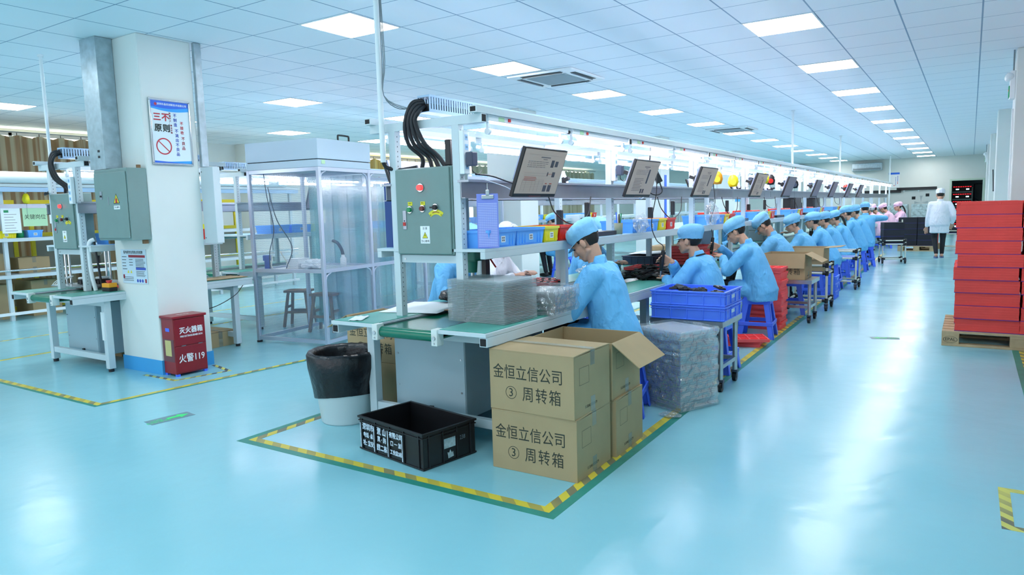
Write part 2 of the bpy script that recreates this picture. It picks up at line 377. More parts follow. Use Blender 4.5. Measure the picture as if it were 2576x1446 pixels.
def mesh_curtain_mat():
    """clear booth curtain printed with a fine hexagonal anti-static grid"""
    m = bpy.data.materials.new('grid_curtain'); m.use_nodes = True; nt = m.node_tree
    nt.nodes.remove(nt.nodes['Principled BSDF']); out = nt.nodes['Material Output']
    tc = nt.nodes.new('ShaderNodeTexCoord'); sp = nt.nodes.new('ShaderNodeSeparateXYZ'); nt.links.new(tc.outputs['UV'], sp.inputs[0])
    px = mth(nt, 'ADD', mth(nt, 'MULTIPLY', sp.outputs[0], 88.0), 0.13); py = mth(nt, 'ADD', mth(nt, 'MULTIPLY', sp.outputs[1], 88.0), 0.21)
    def cell(ox, oy):
        x = mth(nt, 'SUBTRACT', mth(nt, 'MODULO', mth(nt, 'ADD', px, ox), 1.0), 0.5); y = mth(nt, 'SUBTRACT', mth(nt, 'MODULO', mth(nt, 'ADD', py, oy), 1.7320508), 0.8660254)
        x = mth(nt, 'ABSOLUTE', x); y = mth(nt, 'ABSOLUTE', y)
        return mth(nt, 'MAXIMUM', x, mth(nt, 'ADD', mth(nt, 'MULTIPLY', x, 0.5), mth(nt, 'MULTIPLY', y, 0.8660254)))
    # hexagon edge distance: the nearer of the two interleaved cell centres
    g = mth(nt, 'GREATER_THAN', mth(nt, 'MINIMUM', cell(0.0, 0.0), cell(0.5, 0.8660254)), 0.425)
    tr = nt.nodes.new('ShaderNodeBsdfTransparent'); df = nt.nodes.new('ShaderNodeBsdfDiffuse'); df.inputs[0].default_value = rgb('6C84A4')
    gl = nt.nodes.new('ShaderNodeBsdfGlossy'); gl.inputs['Roughness'].default_value = 0.12
    film = nt.nodes.new('ShaderNodeBsdfDiffuse'); film.inputs[0].default_value = rgb('CFE4F4')
    a = nt.nodes.new('ShaderNodeMixShader'); a.inputs[0].default_value = 0.45; nt.links.new(film.outputs[0], a.inputs[1]); nt.links.new(gl.outputs[0], a.inputs[2])
    c = nt.nodes.new('ShaderNodeMixShader'); c.inputs[0].default_value = 0.86; nt.links.new(a.outputs[0], c.inputs[1]); nt.links.new(tr.outputs[0], c.inputs[2])
    d = nt.nodes.new('ShaderNodeMixShader'); nt.links.new(mth(nt, 'MULTIPLY', g, 0.75), d.inputs[0]); nt.links.new(c.outputs[0], d.inputs[1]); nt.links.new(df.outputs[0], d.inputs[2])
    nt.links.new(d.outputs[0], out.inputs['Surface'])
    return m
def curtain_mat(name, a, b2, k):
    m, nt, b = node_mat(name, 0.45)
    tc = nt.nodes.new('ShaderNodeTexCoord'); sp = nt.nodes.new('ShaderNodeSeparateXYZ'); nt.links.new(tc.outputs['Object'], sp.inputs[0])
    n = nt.nodes.new('ShaderNodeTexNoise'); n.noise_dimensions = '1D'; n.inputs['Scale'].default_value = k
    nt.links.new(sp.outputs[1], n.inputs['W'])
    r = nt.nodes.new('ShaderNodeValToRGB'); r.color_ramp.elements[0].position = 0.42; r.color_ramp.elements[1].position = 0.55
    r.color_ramp.elements[0].color = rgb(a); r.color_ramp.elements[1].color = rgb(b2)
    nt.links.new(n.outputs['Fac'], r.inputs['Fac']); nt.links.new(r.outputs['Color'], b.inputs['Base Color'])
    b.inputs['Sheen Weight'].default_value = 0.3
    return m
# ---------------------------------------------------------------- room shell
X0, X1, Y0, Y1 = -13.7, 1.05, -6.0, 31.9
DX0, DX1, DH = -0.64, 0.34, 2.03
def room():
    struct('floor', MB().box(X0-.2, X1+.2, Y0-.2, Y1+4, -0.1, 0), floor_mat())
    struct('ceiling', MB().box(X0-.2, X1+.2, Y0-.2, Y1+4, CEIL, CEIL+0.1), ceiling_mat())
    wm = M['paint']
    # left wall with three window openings
    wins = [(1.6, 8.3), (12.4, 16.4), (18.6, 27.0)]
    mb = MB(); y = Y0
    for a, b in wins:
        mb.box(X0-.2, X0, y, a, 0, CEIL); mb.box(X0-.2, X0, a, b, 0, 0.9); mb.box(X0-.2, X0, a, b, 2.93, CEIL); y = b
    mb.box(X0-.2, X0, y, Y1, 0, CEIL); struct('wall_left', mb, wm)
    for i, (a, b) in enumerate(wins):
        w_ = struct('window_%d' % (i+1), MB().box(X0-.19, X0-.15, a, b, 0.9, 2.93), M['sky'])
        n = max(2, int((b-a)/1.2)); f = MB()
        for k in range(n+1):
            yy = a+(b-a)*k/n; f.box(X0-.14, X0-.09, max(a, yy-.025), min(b, yy+.025), 0.9, 2.93)
        f.box(X0-.14, X0-.09, a, b, 0.9, 0.96); f.box(X0-.14, X0-.09, a, b, 2.88, 2.93); f.build('window_frame', M['alu'], w_)
    struct('wall_far', MB().box(X0-.2, DX0, Y1, Y1+.2, 0, CEIL).box(DX1, X1+.2, Y1, Y1+.2, 0, CEIL).box(DX0, DX1, Y1, Y1+.2, DH, CEIL), wm)
    struct('trim_1', MB().box(DX0-.07, DX0, Y1-.02, Y1+.22, 0, DH+.07).box(DX1, DX1+.07, Y1-.02, Y1+.22, 0, DH+.07).box(DX0, DX1, Y1-.02, Y1+.22, DH, DH+.07), mat('pale_green_frame', 'C4D4C4', 0.5))
    struct('wall_alcove', MB().box(DX0-1.5, X1+.2, Y1+3.6, Y1+3.8, 0, CEIL).box(DX0-1.7, DX0-1.5, Y1+.2, Y1+3.8, 0, CEIL).box(X1, X1+.2, Y1+.2, Y1+3.6, 0, CEIL), mat('alcove_wall', '8C9A9C', 0.6))
    struct('wall_right', MB().box(X1, X1+.2, Y0, Y1, 0, CEIL), wm)
room()
def columns():
    n = 2
    for yy in (9.57, 15.97, 21.9, 26.2):
        o = struct('trim_%d' % n, MB().box(0.36, X1, yy, yy+.55, 0, CEIL), M['paint'], bev=.01); n += 1
        o['label'] = 'white square wall column on the right side of the aisle, %s from the camera' % ORD[(9.57, 15.97, 21.9, 26.2).index(yy)]
    for k, yy in enumerate((9.57, 15.67, 21.77, 27.87)):
        o = struct('trim_%d' % n, MB().box(-6.66, -6.03, yy, yy+.55, 0, CEIL), M['paint'], bev=.01); n += 1
    for yy in (9.95, 16.6):
        struct('trim_%d' % n, MB().box(X0, X0+.45, yy, yy+.6, 0, CEIL), M['paint'], bev=.01); n += 1
    # the near concrete pillar that carries the fuse box and the poster
    o = struct('trim_%d' % n, MB().box(-6.66, -6.025, 3.476, 3.98, 0, CEIL), M['paint'], bev=.012)
    o['label'] = 'white square concrete pillar with a poster, in front of the left line'
    s_ = MB().box(-6.665, -6.02, 3.471, 3.985, 0, 0.13).build('painted_base', M['pill_base'], o)
columns()
def pillar_duct(name, x0, x1, y0, y1, z0, z1, label):
    t = thing(name, label, 'cable duct', ((x0+x1)/2, (y0+y1)/2, z0))
    MB().box(-(x1-x0)/2, (x1-x0)/2, -(y1-y0)/2, (y1-y0)/2, 0, z1-z0).build('duct_body', M['galv'], t, bev=.004)
    if x1-x0 > .1:
        MB().box(-(x1-x0)/2, (x1-x0)/2, -(y1-y0)/2-.003, -(y1-y0)/2, 0, z1-z0).box(0.02, .05, -(y1-y0)/2-.006, -(y1-y0)/2-.003, .1, .12, 1).box(0.02, .05, -(y1-y0)/2-.006, -(y1-y0)/2-.003, .15, .17, 1).build('duct_lid', [M['galv'], M['black']], t)
    return t
pillar_duct('metal_cable_duct', -6.66, -6.40, 3.33, 3.474, 1.842, CEIL-.002, 'wide galvanised cable duct running down the front face of the near pillar')
pillar_duct('metal_cable_duct', -6.023, -5.985, 3.99, 4.06, 1.86, CEIL-.002, 'narrow galvanised cable duct down the back edge of the near pillar')
# ---------------------------------------------------------------- ceiling fittings
def ceiling_lights():
    proto = None
    rows = [(-1.476, [6.868+2.4*k for k in range(11)], 'row above the right aisle'), (-4.476, [4.468+2.4*k for k in range(12)], 'row left of the main line'),
            (-8.076, [4.468+2.4*k for k in range(11)], 'row above the left line'), (-11.076, [4.468+2.4*k for k in range(11)], 'row nearest the curtains')]
    for X, ys, nm in rows:
        for k, Y in enumerate(ys):
            lb = 'square white ceiling light, %s from the camera in the %s' % (ORD[k], nm)
            if proto is None:
                proto = thing('ceiling_light', lb, 'ceiling light', (X, Y, CEIL), group='square ceiling light panels')
                MB().box(-.298, .298, -.298, -.286, -.008, 0).box(-.298, .298, .286, .298, -.008, 0).box(-.298, -.286, -.286, .286, -.008, 0).box(.286, .298, -.286, .286, -.008, 0).build('frame', M['white_pl'], proto)
                MB().box(-.286, .286, -.286, .286, -.006, -.001).build('diffuser', M['panel_lamp'], proto)
            else: dup(proto, (X, Y, CEIL), label=lb)
ceiling_lights()
def ac(x, y, label, proto=[]):
    if proto:
        return dup(proto[0], (x, y, CEIL), label=label)
    t = thing('ceiling_air_conditioner', label, 'air conditioner', (x, y, CEIL), group='ceiling cassette air conditioners')
    h = .44
    MB().box(-h, h, -h, h, -.03, 0).build('panel', M['white_pl'], t, bev=.014)
    g = MB().box(-.26, .26, -.26, .26, -.036, -.03)
    for k in range(26): g.box(-.25, .25, -.25+k*.02, -.25+k*.02+.008, -.04, -.036)
    g.build('grille', mat('ac_grille', 'A9B7BE', 0.5), t)
    for a in range(4):
        R = Matrix.Rotation(a*PI/2, 4, 'Z')
        v = MB().box(-.27, .27, .33, .40, -.033, -.03, 0, R).box(-.27, .27, .345, .355, -.045, -.033, 1, R); v.build('louvre', [M['black'], M['grey_pl']], t)
    proto.append(t); return t
ac(-4.28, 7.68, 'white ceiling cassette air conditioner between the first two lights left of the main line')
ac(-4.35, 15.45, 'white ceiling cassette air conditioner farther back over the main line')
def wall_ac(x, label):
    t = thing('wall_air_conditioner', label, 'air conditioner', (x, Y1-.23, CEIL-.42), group='grey air units under the ceiling of the far wall')
    MB().box(-.55, .55, 0, .22, 0, .3).build('body', M['galv'], t, bev=.02)
    MB().box(-.5, .5, -.012, 0, .03, .1).build('outlet', M['grey_pl'], t)
wall_ac(-3.55, 'grey air unit on the far wall above the end of the main line')
wall_ac(-6.4, 'grey air unit on the far wall, farther left')
def floor_tape(name, label, pts, wd, gm, closed=False, green=0.0, side=1):
    """hazard tape glued on the floor along pts, with a green tape beside it"""
    t = thing(name, label, 'floor tape', (0, 0, 0))
    def strip(o0, o1, z, nm, m):
        mb = MB(); n = len(pts)
        def off(i, o):
            p = Vector(pts[i]+(0,)); ds = []
            if i > 0: ds.append((p-Vector(pts[i-1]+(0,))).normalized())
            if i < n-1: ds.append((Vector(pts[i+1]+(0,))-p).normalized())
            nn = sum(((Vector((-d.y, d.x, 0))) for d in ds), Vector()); nn.normalize()
            c = nn.dot(Vector((-ds[0].y, ds[0].x, 0)))
            return p+nn*(o/c)
        for i in range(n-1):
            a, b, c, d = off(i, o0), off(i+1, o0), off(i+1, o1), off(i, o1)
            mb.add([a, b, c, d, a+Vector((0,0,z)), b+Vector((0,0,z)), c+Vector((0,0,z)), d+Vector((0,0,z))], ((0,3,2,1),(4,5,6,7),(0,1,5,4),(1,2,6,5),(2,3,7,6),(3,0,4,7)))
        mb.build(nm, m, t)
    strip(-wd/2, wd/2, .0012, 'hazard_tape', gm)
    if green: strip(side*wd/2, side*(wd/2+green), .0009, 'green_tape', M['tape_green'])
    return t
HZ = hazard_mat('worn_hazard_tape', '77745A', 6.5); HZ2 = hazard_mat('new_hazard_tape', '4C5358', 9.0, 'CFCB62')
floor_tape('floor_marking', 'yellow hazard tape with green border around the main line, on the floor', [(-3.72, 12.0), (-3.72, 2.70), (-1.60, 2.70), (-1.86, 20.5)], .052, HZ, green=.05, side=-1)
floor_tape('floor_marking', 'yellow hazard tape around the left line and the pillar, on the floor', [(-8.25, 12), (-8.25, 2.66), (-5.52, 2.66), (-5.18, 6.2)], .05, HZ, green=.03, side=-1)
floor_tape('floor_marking', 'thin yellow tape line on the floor in front of the far left racks', [(-9.7, 2.2), (-9.3, 8.5)], .04, HZ, green=.0)
floor_tape('floor_marking', 'bold black and yellow taped rectangle on the floor at the right edge', [(0.62, 3.50), (0.182, 3.50), (0.182, 3.965), (0.62, 3.965)], .046, HZ2)
floor_tape('floor_marking', 'yellow and green tape running under the red stack pallet on the right', [(.43, 5.2), (.43, 9.4)], .04, HZ, green=.05, side=1)
floor_tape('floor_marking', 'small hazard tape square under the fire extinguisher box', [(-6.2, 3.40), (-5.72, 3.40), (-5.62, 3.86), (-5.98, 3.95)], .04, HZ2)
def floor_arrow(loc, rot, sc, label):
    t = thing('floor_exit_sign', label, 'floor sign', loc, rot)
    MB().box(-.15*sc, .15*sc, -.065*sc, .065*sc, 0, .001).build('plate', M['sign_grey'], t)
    q = [(-.13, 0), (-.06, .05), (-.06, .02), (.02, .02), (.02, -.02), (-.06, -.02), (-.06, -.05)]
    MB().poly([(x*sc, y*sc, .002) for x, y in q]).build('arrow', M['sign_green'], t)
    text('lettering', '安全出口\nEXIT', .04*sc, M['sign_green'], t, (.088*sc, 0, .0012), (0, 0, 0), .0004)
floor_arrow((-4.66, 2.71, .0006), 1.45+PI, 1.0, 'grey exit sign with a green arrow on the floor between the two lines')
floor_arrow((-.68, 7.9, .0006), .3, .85, 'faded green exit sign on the floor of the right aisle')
# ---------------------------------------------------------------- curtains
def curtain(y0, y1, m, label, z0=.004, zt=2.80):
    t = thing('curtain', label, 'curtain', (-13.42, y0, 0))
    n = int((y1-y0)/.035); rows = []
    for z in (z0, .8, 1.4, 2.0, 2.45, 2.72, None):
        r = []
        for i in range(n+1):
            y = (y1-y0)*i/n; ph = 2*PI*y/.34+.7*math.sin(y*1.7)
            zz = z if z is not None else zt+.05*abs(math.sin(ph/2))**.7
            am = .055+.02*math.sin(y*2.3+(zz)*.8)
            r.append((am*math.sin(ph)+.012*math.sin(3.1*ph+1), y+.02*math.sin(ph*2+zz), zz))
        rows.append(r)
    mb = MB(); R = len(rows); C = n+1
    vs = [p for r in rows for p in r]; vs2 = [(p[0]-.006, p[1], p[2]) for p in vs]; N = R*C; fs = []
    for i in range(R-1):
        for j in range(C-1):
            a, b, c, d = i*C+j, i*C+j+1, (i+1)*C+j+1, (i+1)*C+j; fs += [(a, b, c, d), (N+a, N+d, N+c, N+b)]
    mb.add(vs+vs2, fs, 0, True); mb.build('fabric', m, t)
    MB().cyl((0, -.1, 2.90), (0, y1-y0+.1, 2.90), .012).build('rod', M['grey_pl'], t)
    hk = MB()
    for k in range(int((y1-y0)/.34)): hk.box(-.004, .004, .34*k+.08, .34*k+.09, 2.80, 2.90)
    hk.build('hooks', M['black'], t)
cm = curtain_mat('brown_satin', 'A9A184', '8A6E49', 9.0); cg = curtain_mat('gold_satin', 'D8B45C', 'B8924A', 9.0); cgr = curtain_mat('olive_satin', 'A8A48C', '8C8870', 9.0)
curtain(1.4, 8.5, cm, 'brown pleated satin curtain over the window at far left')
curtain(12.2, 16.5, cg, 'golden pleated curtain over the middle window of the left wall')
curtain(18.4, 27.2, cgr, 'olive pleated curtain over the far window of the left wall')
# ---------------------------------------------------------------- production lines
ST = 2.06
def bench(cx, y0, n, name_label, ST=ST, tail=.3):
    """conveyor workbench with slotted posts, shelf, beams and top rails; local origin at its near end on the floor"""
    L = .36+ST*n+tail
    t = thing('conveyor_workbench', name_label, 'workbench', (cx, y0, 0))
    sp = M['steel_paint']
    for x0, x1 in ((-.55, -.185), (.285, .62)):
        mb = MB().box(x0, x1, 0, L, .715, .737).box(x0+.012, x1-.012, .012, L-.012, .737, .741, 1)
        mb.build('tabletop', [sp, M['mat_green']], t, bev=.003)
    for x0 in (-.55, .57):
        MB().box(x0, x0+.05, .01, L-.01, .662, .714).box(x0+.006, x0+.044, .006, .0101, .668, .708, 1).build('table_rail', [sp, M['black_m']], t, bev=.003)  # black inset paints the dark inside of an open tube on a solid end
    MB().box(-.165, .265, .03, L-.03, .712, .722).box(-.165, .265, .03, L-.03, .672, .682).build('conveyor_belt', M['belt'], t)
    MB().cyl((-.165, .035, .692), (.265, .035, .692), .032, n=20).build('belt_roller', M['belt'], t)
    for s, x in ((0, -.185), (1, .266)):
        MB().box(x, x+.019, .05, L-.02, .70, .732).build('belt_guide', M['alu'], t)
        MB().box(x-.012, x+.03, -.012, .05, .645, .74).cyl((x+.009, -.02, .69), (x+.009, -.012, .69), .011, m=1).cyl((x+.009, -.018, .66), (x+.009, -.012, .66), .005, m=1).build('roller_bracket', [M['paint'], M['steel']], t, bev=.004)
    for k in range(n+1):
        y = .33+ST*k
        for x in (-.55, .5):
            mb = MB().box(x, x+.06, y-.03, y+.03, .03, .662).cyl((x+.03, y, 0), (x+.03, y, .03), .024, m=1)
            mb.build('leg', [sp, M['rubber']], t, bev=.003)
        MB().box(-.49, .5, y-.022, y+.022, .10, .155).build('stretcher', sp, t, bev=.003)
        MB().box(-.49, .5, y-.022, y+.022, .61, .66).build('cross_rail', sp, t)
        for x in (-.285, .205):
            mb = MB().box(x, x+.05, y-.025, y+.025, .741, 1.885)
            if k < 4:
                for q in range(36):
                    z = .80+q*.03
                    mb.box(x+.0495, x+.0505, y-.006, y-.001, z, z+.008, 1)
            mb.build('post', [sp, M['black_m']], t, bev=.004)
        MB().box(-.44, .42, y-.025, y+.025, 1.885, 1.935).box(-.4405, -.44, y-.02, y+.02, 1.89, 1.93, 1).box(.42, .4205, y-.02, y+.02, 1.89, 1.93, 1).build('crossbar', [sp, M['black_m']], t, bev=.004)
    for x in (-.44, .37):
        MB().box(x, x+.05, .26, L-.1, 1.936, 1.975).box(x+.006, x+.044, .2595, .26, 1.942, 1.969, 1).build('top_rail', [sp, M['black_m']], t, bev=.003)
    for s in (-1, 1):
        x = -.02+s*.29
        mb = MB().box(min(x, x+s*.004), max(x, x+s*.004), .29, L-.2, 1.462, 1.555)
        mb.box(min(x, x+s*.03), max(x, x+s*.03), .29, L-.2, 1.462, 1.467).box(min(x-s*.03, x+s*.05), max(x-s*.03, x+s*.05), .30, L-.2, 1.555, 1.568)
        mb.build('channel_beam', M['alu'], t)
    MB().box(-.42, .42, .30, L-.2, 1.15, 1.166).box(-.41, .41, .32, L-.22, 1.166, 1.168, 1).build('lower_shelf', [sp, mat('shelf_mat', '9CC4DA', .5)], t)
    for x in (-.42, .385):
        MB().box(x, x+.035, .30, L-.2, 1.108, 1.15).build('shelf_edge', sp, t, bev=.003)
    for k in range(n):
        y = .33+ST*(k+.5)
        for x in (-.40, .33): MB().box(x, x+.045, y-.022, y+.022, .741, 1.15).build('shelf_prop', sp, t, bev=.003)
    return t
def slot_duct(cx, y0, L, label, z=1.978):
    t = thing('slotted_cable_duct', label, 'cable duct', (cx, y0, z))
    m = mat('pale_blue_pvc', 'A4C0DC', .45)
    mb = MB().box(-.045, .045, 0, L, .0, .004).box(-.045, -.042, 0, L, .004, .018).box(.042, .045, 0, L, .004, .018)
    y = 0
    while y < L-.02:
        mb.box(.042, .045, y, y+.014, .018, .088); mb.box(-.045, -.042, y, y+.014, .018, .088); y += .024
    mb.build('slotted_body', m, t)
    MB().box(-.047, .047, 0, L, .088, .10).build('lid', m, t)
    MB().box(-.041, .041, .02, L-.02, .004, .05).build('cables', M['black'], t)
    return t
NB = 12
BX = -2.75
bench(BX, 3.0, NB, 'long pale grey conveyor workbench with green belt running down the middle of the hall')
slot_duct(BX, 3.31, ST*NB-.2, 'pale blue slotted cable duct along the top of the main line')
bench(-7.15, 3.0, 1, 'short grey conveyor workbench of the left line behind the pillar', 1.35, .15)
LFX = -7.86
bench(LFX, 5.2, 10, 'long grey conveyor workbench farther along the left line behind the booth')
slot_duct(-7.15, 3.31, 1.5, 'slotted cable duct on top of the near left line bench')
slot_duct(LFX, 5.5, ST*10-.2, 'slotted cable duct on top of the far left line bench')
def tube_lamps(cx, side, ys, where, proto=[]):
    for k, y in enumerate(ys):
        lb = 'lit tube lamp, %s from near end, %s' % (ORD[k], where)
        x = cx+(.372 if side > 0 else -.412); rz = 0 if side > 0 else PI
        if proto:
            dup(proto[0], (x, y+(0 if side > 0 else .96), 1.936), rz, label=lb)
            continue
        t = thing('tube_lamp', lb, 'tube lamp', (x, y, 1.936), rz, 'tube lamps under the top rails')
        # local: y along the tube, x outward
        MB().box(-.035, .035, 0, .96, -.036, 0).build('housing', M['white_pl'], t, bev=.004)
        prof = [(-.09, -.105), (-.05, -.052), (.0, -.037), (.035, -.05), (.05, -.085)]
        a = MB(); n = len(prof); vs = [(x_, .03, z_) for x_, z_ in prof]+[(x_, .93, z_) for x_, z_ in prof]+[(x_, .93, z_+.002) for x_, z_ in prof]+[(x_, .03, z_+.002) for x_, z_ in prof]
        a.add(vs, [(i, i+1, n+i+1, n+i) for i in range(n-1)]+[(2*n+i, 2*n+i+1, 3*n+i+1, 3*n+i) for i in range(n-1)], 0); a.build('reflector', M['reflector'], t)
        MB().cyl((-.005, .055, -.088), (-.005, .905, -.088), .015, n=12).build('tube', M['tube_lamp'], t)
        for yy in (.045, .915): MB().cyl((-.005, yy-.012, -.088), (-.005, yy+.012, -.088), .019, n=12).box(-.012, .002, yy-.008, yy+.008, -.075, -.036).build('socket', M['white_pl'], t)
        MB().box(.035, .0365, .10, .16, -.030, -.006).build('label', mat('pale_green_label', 'BCE0B4', .5), t)
        MB().box(.035, .042, .20, .222, -.026, -.008).build('switch', M['red_btn'], t)
        MB().cyl((.0, -.012, -.02), (.0, 0, -.02), .013).build('cable_gland', M['black'], t)
        proto.append(t)
tube_lamps(BX, 1, [3.40+1.03*k for k in range(24)], 'on the right side of the main line')
tube_lamps(BX, -1, [3.40+1.03*k for k in range(24)], 'on the left side of the main line')
tube_lamps(-7.15, 1, [3.50], 'right side of the near left line bench')
tube_lamps(-7.15, -1, [3.50], 'left side of the near left line bench')
tube_lamps(LFX, 1, [5.60+1.03*k for k in range(17)], 'right side of the far left line bench')
tube_lamps(LFX, -1, [5.60+1.03*k for k in range(17)], 'left side of the far left line bench')
# drive cabinets under the two line ends
def drive_cabinet(cx, label):
    t = thing('drive_cabinet', label, 'cabinet', (cx, 3.42, .09))
    m = mat('blue_grey_enamel', 'A3B9C2', .42, bump=.05, bscale=250)
    MB().box(-.42, .16, 0, .95, 0, .516).build('body', m, t, bev=.006)
    fp = MB().box(-.415, .155, -.004, 0, .004, .512)
    for x in (-.39, .13):
        for z in (.17, .38): fp.cyl((x, -.007, z), (x, -.004, z), .006, m=1)
    fp.build('front_panel', [m, M['steel']], t)
    MB().box(-.13, -.10, -.02, -.004, .035, .06).build('latch', M['black'], t)
drive_cabinet(BX, 'blue grey steel drive cabinet under the near end of the main line')
drive_cabinet(-7.15, 'blue grey steel drive cabinet under the near end of the left line')
# front control cabinets
def control_cabinet(loc, label, big=True):
    t = thing('control_cabinet', label, 'control cabinet', loc)
    g = M['panel_grey']; W, H, D = .432, .525, .16
    MB().box(0, W, 0, D, 0, H).build('enclosure', g, t, bev=.006)
    MB().box(.004, W-.012, -.014, -.001, .006, H-.006).build('door', g, t, bev=.004)
    def ring(x, z, m, nm, r=.017, d=.012):
        MB().cyl((x, -.016, z), (x, -.022, z), r*1.25, n=20).build('bezel', M['chrome'], t)
        MB().cyl((x, -.022, z), (x, -.022-d, z), r*.92, r*.85, n=20).build(nm, m, t)
    ring(.205, .405, M['red_lamp'], 'indicator_lamp', .02, .014)
    ring(.115, .275, M['green_btn'], 'start_button'); ring(.215, .28, M['dred_btn'], 'stop_button'); ring(.315, .285, M['black'], 'selector_knob')
    MB().box(.292, .338, -.046, -.034, .28, .29, 0, Matrix.Translation((0,0,0))).build('knob_bar', M['black'], t)
    for x in (.10, .20): 
        p = MB().box(x, x+.034, -.0165, -.014, .30, .322).build('label_plate', M['yellow'], t)
        text('lettering', '启动' if x < .15 else '停止', .011, M['ink'], t, (x+.017, -.0168, .313), R_FRONT, .0002)
    # curved yellow scale under the knob
    mb = MB(); n = 12; vs = []
    for r in (.058, .087):
        for i in range(n+1):
            a = PI*(.27+.46*i/n); vs.append((.315+r*math.cos(a), -.0155, .185+r*math.sin(a)))
    vs2 = [(x, -.0142, z) for x, y, z in vs]; k = n+1
    mb.add(vs+vs2, [(i, i+1, k+i+1, k+i) for i in range(n)]+[(2*k+i, 2*k+k+i, 2*k+k+i+1, 2*k+i+1) for i in range(n)]); mb.build('scale_plate', M['yellow'], t)
    a = MB(); vs = []
    for r in (.070, .074):
        for i in range(n+1):
            q = PI*(.38+.24*i/n); vs.append((.315+r*math.cos(q), -.0158, .185+r*math.sin(q)))
    a.add(vs, [(i, i+1, k+i+1, k+i) for i in range(n)]); a.build('scale_arrow', M['dark_red_ink'], t)
    text('lettering', '关', .012, M['ink'], t, (.275, -.0158, .238), R_FRONT, .0002); text('lettering', '开', .012, M['ink'], t, (.355, -.0158, .238), R_FRONT, .0002)
    MB().box(.055, .083, -.019, -.014, .155, .27).build('lock_plate', M['alu'], t, bev=.003)
    MB().box(.060, .078, -.024, -.019, .178, .20).cyl((.069, -.021, .208), (.069, -.019, .208), .004, m=1).build('lock_button', [M['red_btn'], M['black']], t)
    s = MB().box(.19, .262, -.0158, -.014, .07, .175).build('warning_sticker', M['paper'], t)
    hazard_triangle(t, (.226, -.0162, .102), .044, 'bolt')
    text('lettering', '注 意', .016, M['ink'], t, (.226, -.016, .160), R_FRONT, .0002)
    text('lettering', '当心触电', .016, M['ink'], t, (.226, -.016, .084), R_FRONT, .0002)
    MB().box(.0, W, .02, .06, -.05, -.003).cyl((.03, .018, -.028), (.03, .02, -.028), .007, m=1).build('mounting_rail', [M['steel_paint'], M['steel']], t)
    return t
def hazard_triangle(t, c, w, kind, face=R_FRONT):
    h = w*.87
    def tri(k, dy, m, nm):
        ww = w*k; hh = h*k; zc = h/3
        p = [(-ww/2, dy, zc-hh/3), (ww/2, dy, zc-hh/3), (0, dy, zc+hh*2/3)]
        MB().poly([(c[0]+x, c[1]+y, c[2]+z) for x, y, z in p]).build(nm, m, t)
    tri(1, 0, M['ink'], 'triangle_border'); tri(.82, -.0004, M['yellow'], 'triangle')
    b = [(.002, .72), (-.10, .40), (.0, .42), (-.04, .14), (.11, .5), (.02, .48)]
    MB().poly([(c[0]+x*w, c[1]-.0008, c[2]+z*h) for x, z in b]).build('bolt_symbol', M['ink'], t)
control_cabinet((-2.982, 3.30, 1.13), 'grey green control cabinet with a red lamp at the near end of the main line')
control_cabinet((-7.382, 3.30, 1.13), 'grey green control cabinet with a red lamp at the near end of the left line')
# conduits
def hoses(cx, lab, n=4):
    for k in range(n):
        x = cx-.06+.028*k; dx = (-.02, .03, .055, .08)[k]
        t = MB(); t.tube([(cx-.02+.012*(k % 2), 3.33, 2.05-.012*k), (cx-.065+.018*k, 3.28, 2.03-.016*k), (cx-.115+.026*k, 3.27, 1.92), (x-.06+.012*k, 3.30, 1.80), (x+dx*.4, 3.36, 1.72), (x+dx, 3.37, 1.654)], .0135, 10)
        o = t.build('corrugated_hose', M['rubber'])
        tag(o, 'black corrugated hose from the duct into the %s, %s from the left' % (lab, ORD[k]), 'hose', 'black hoses above the control cabinets')
hoses(BX, 'main line control cabinet'); hoses(-7.17, 'left line control cabinet', 3)
def ceiling_pipe(x, y, z0, label, r=.014, m=None, hose=None, cables=False):
    t = thing('conduit_pipe', label, 'pipe', (x, y, z0))
    MB().cyl((0, 0, 0), (0, 0, CEIL-z0-.001), r, n=12).build('pipe', m or M['white_pl'], t)
    MB().cyl((0, 0, CEIL-z0-.02), (0, 0, CEIL-z0-.001), r*1.8, n=12).build('flange', M['white_pl'], t)
    if hose: MB().tube(hose, .0125, 10).build('hose', M['rubber'], t)
    if cables:
        for k in range(3):
            MB().tube([(.025, -.01+.008*k, CEIL-z0-.01), (.03+.006*k, -.005, 1.0), (.026+.012*k, 0, .6), (.03, .0, .40), (.10+.03*k, .06, .32), (.25, .08, .33)], .003, 6, sub=4).build('cable', M['grey_pl'], t)
    return t
ceiling_pipe(-3.055, 3.27, 1.70, 'white conduit pipe with cables from the ceiling to the main line cabinet', .017, hose=[(0, 0, .0), (.01, .02, -.03), (.06, .06, -.048), (.12, .09, -.042), (.18, .11, -.034)], cables=True)
ceiling_pipe(-7.50, 3.38, 1.78, 'white conduit pipe from the ceiling to the left line cabinet', .015, hose=[(0, 0, 0), (.02, -.04, -.09), (.1, -.12, -.125), (.2, -.16, -.12)])
ceiling_pipe(-2.66, 13.2, 1.976, 'thin white pipe from the ceiling to the middle of the main line', .02)
ceiling_pipe(-2.75, 19.2, 2.062, 'thin white pipe from the ceiling to the far part of the main line', .02)
ceiling_pipe(-2.54, 29.5, .0, 'thin white pipe from ceiling to floor near the far wall', .025)
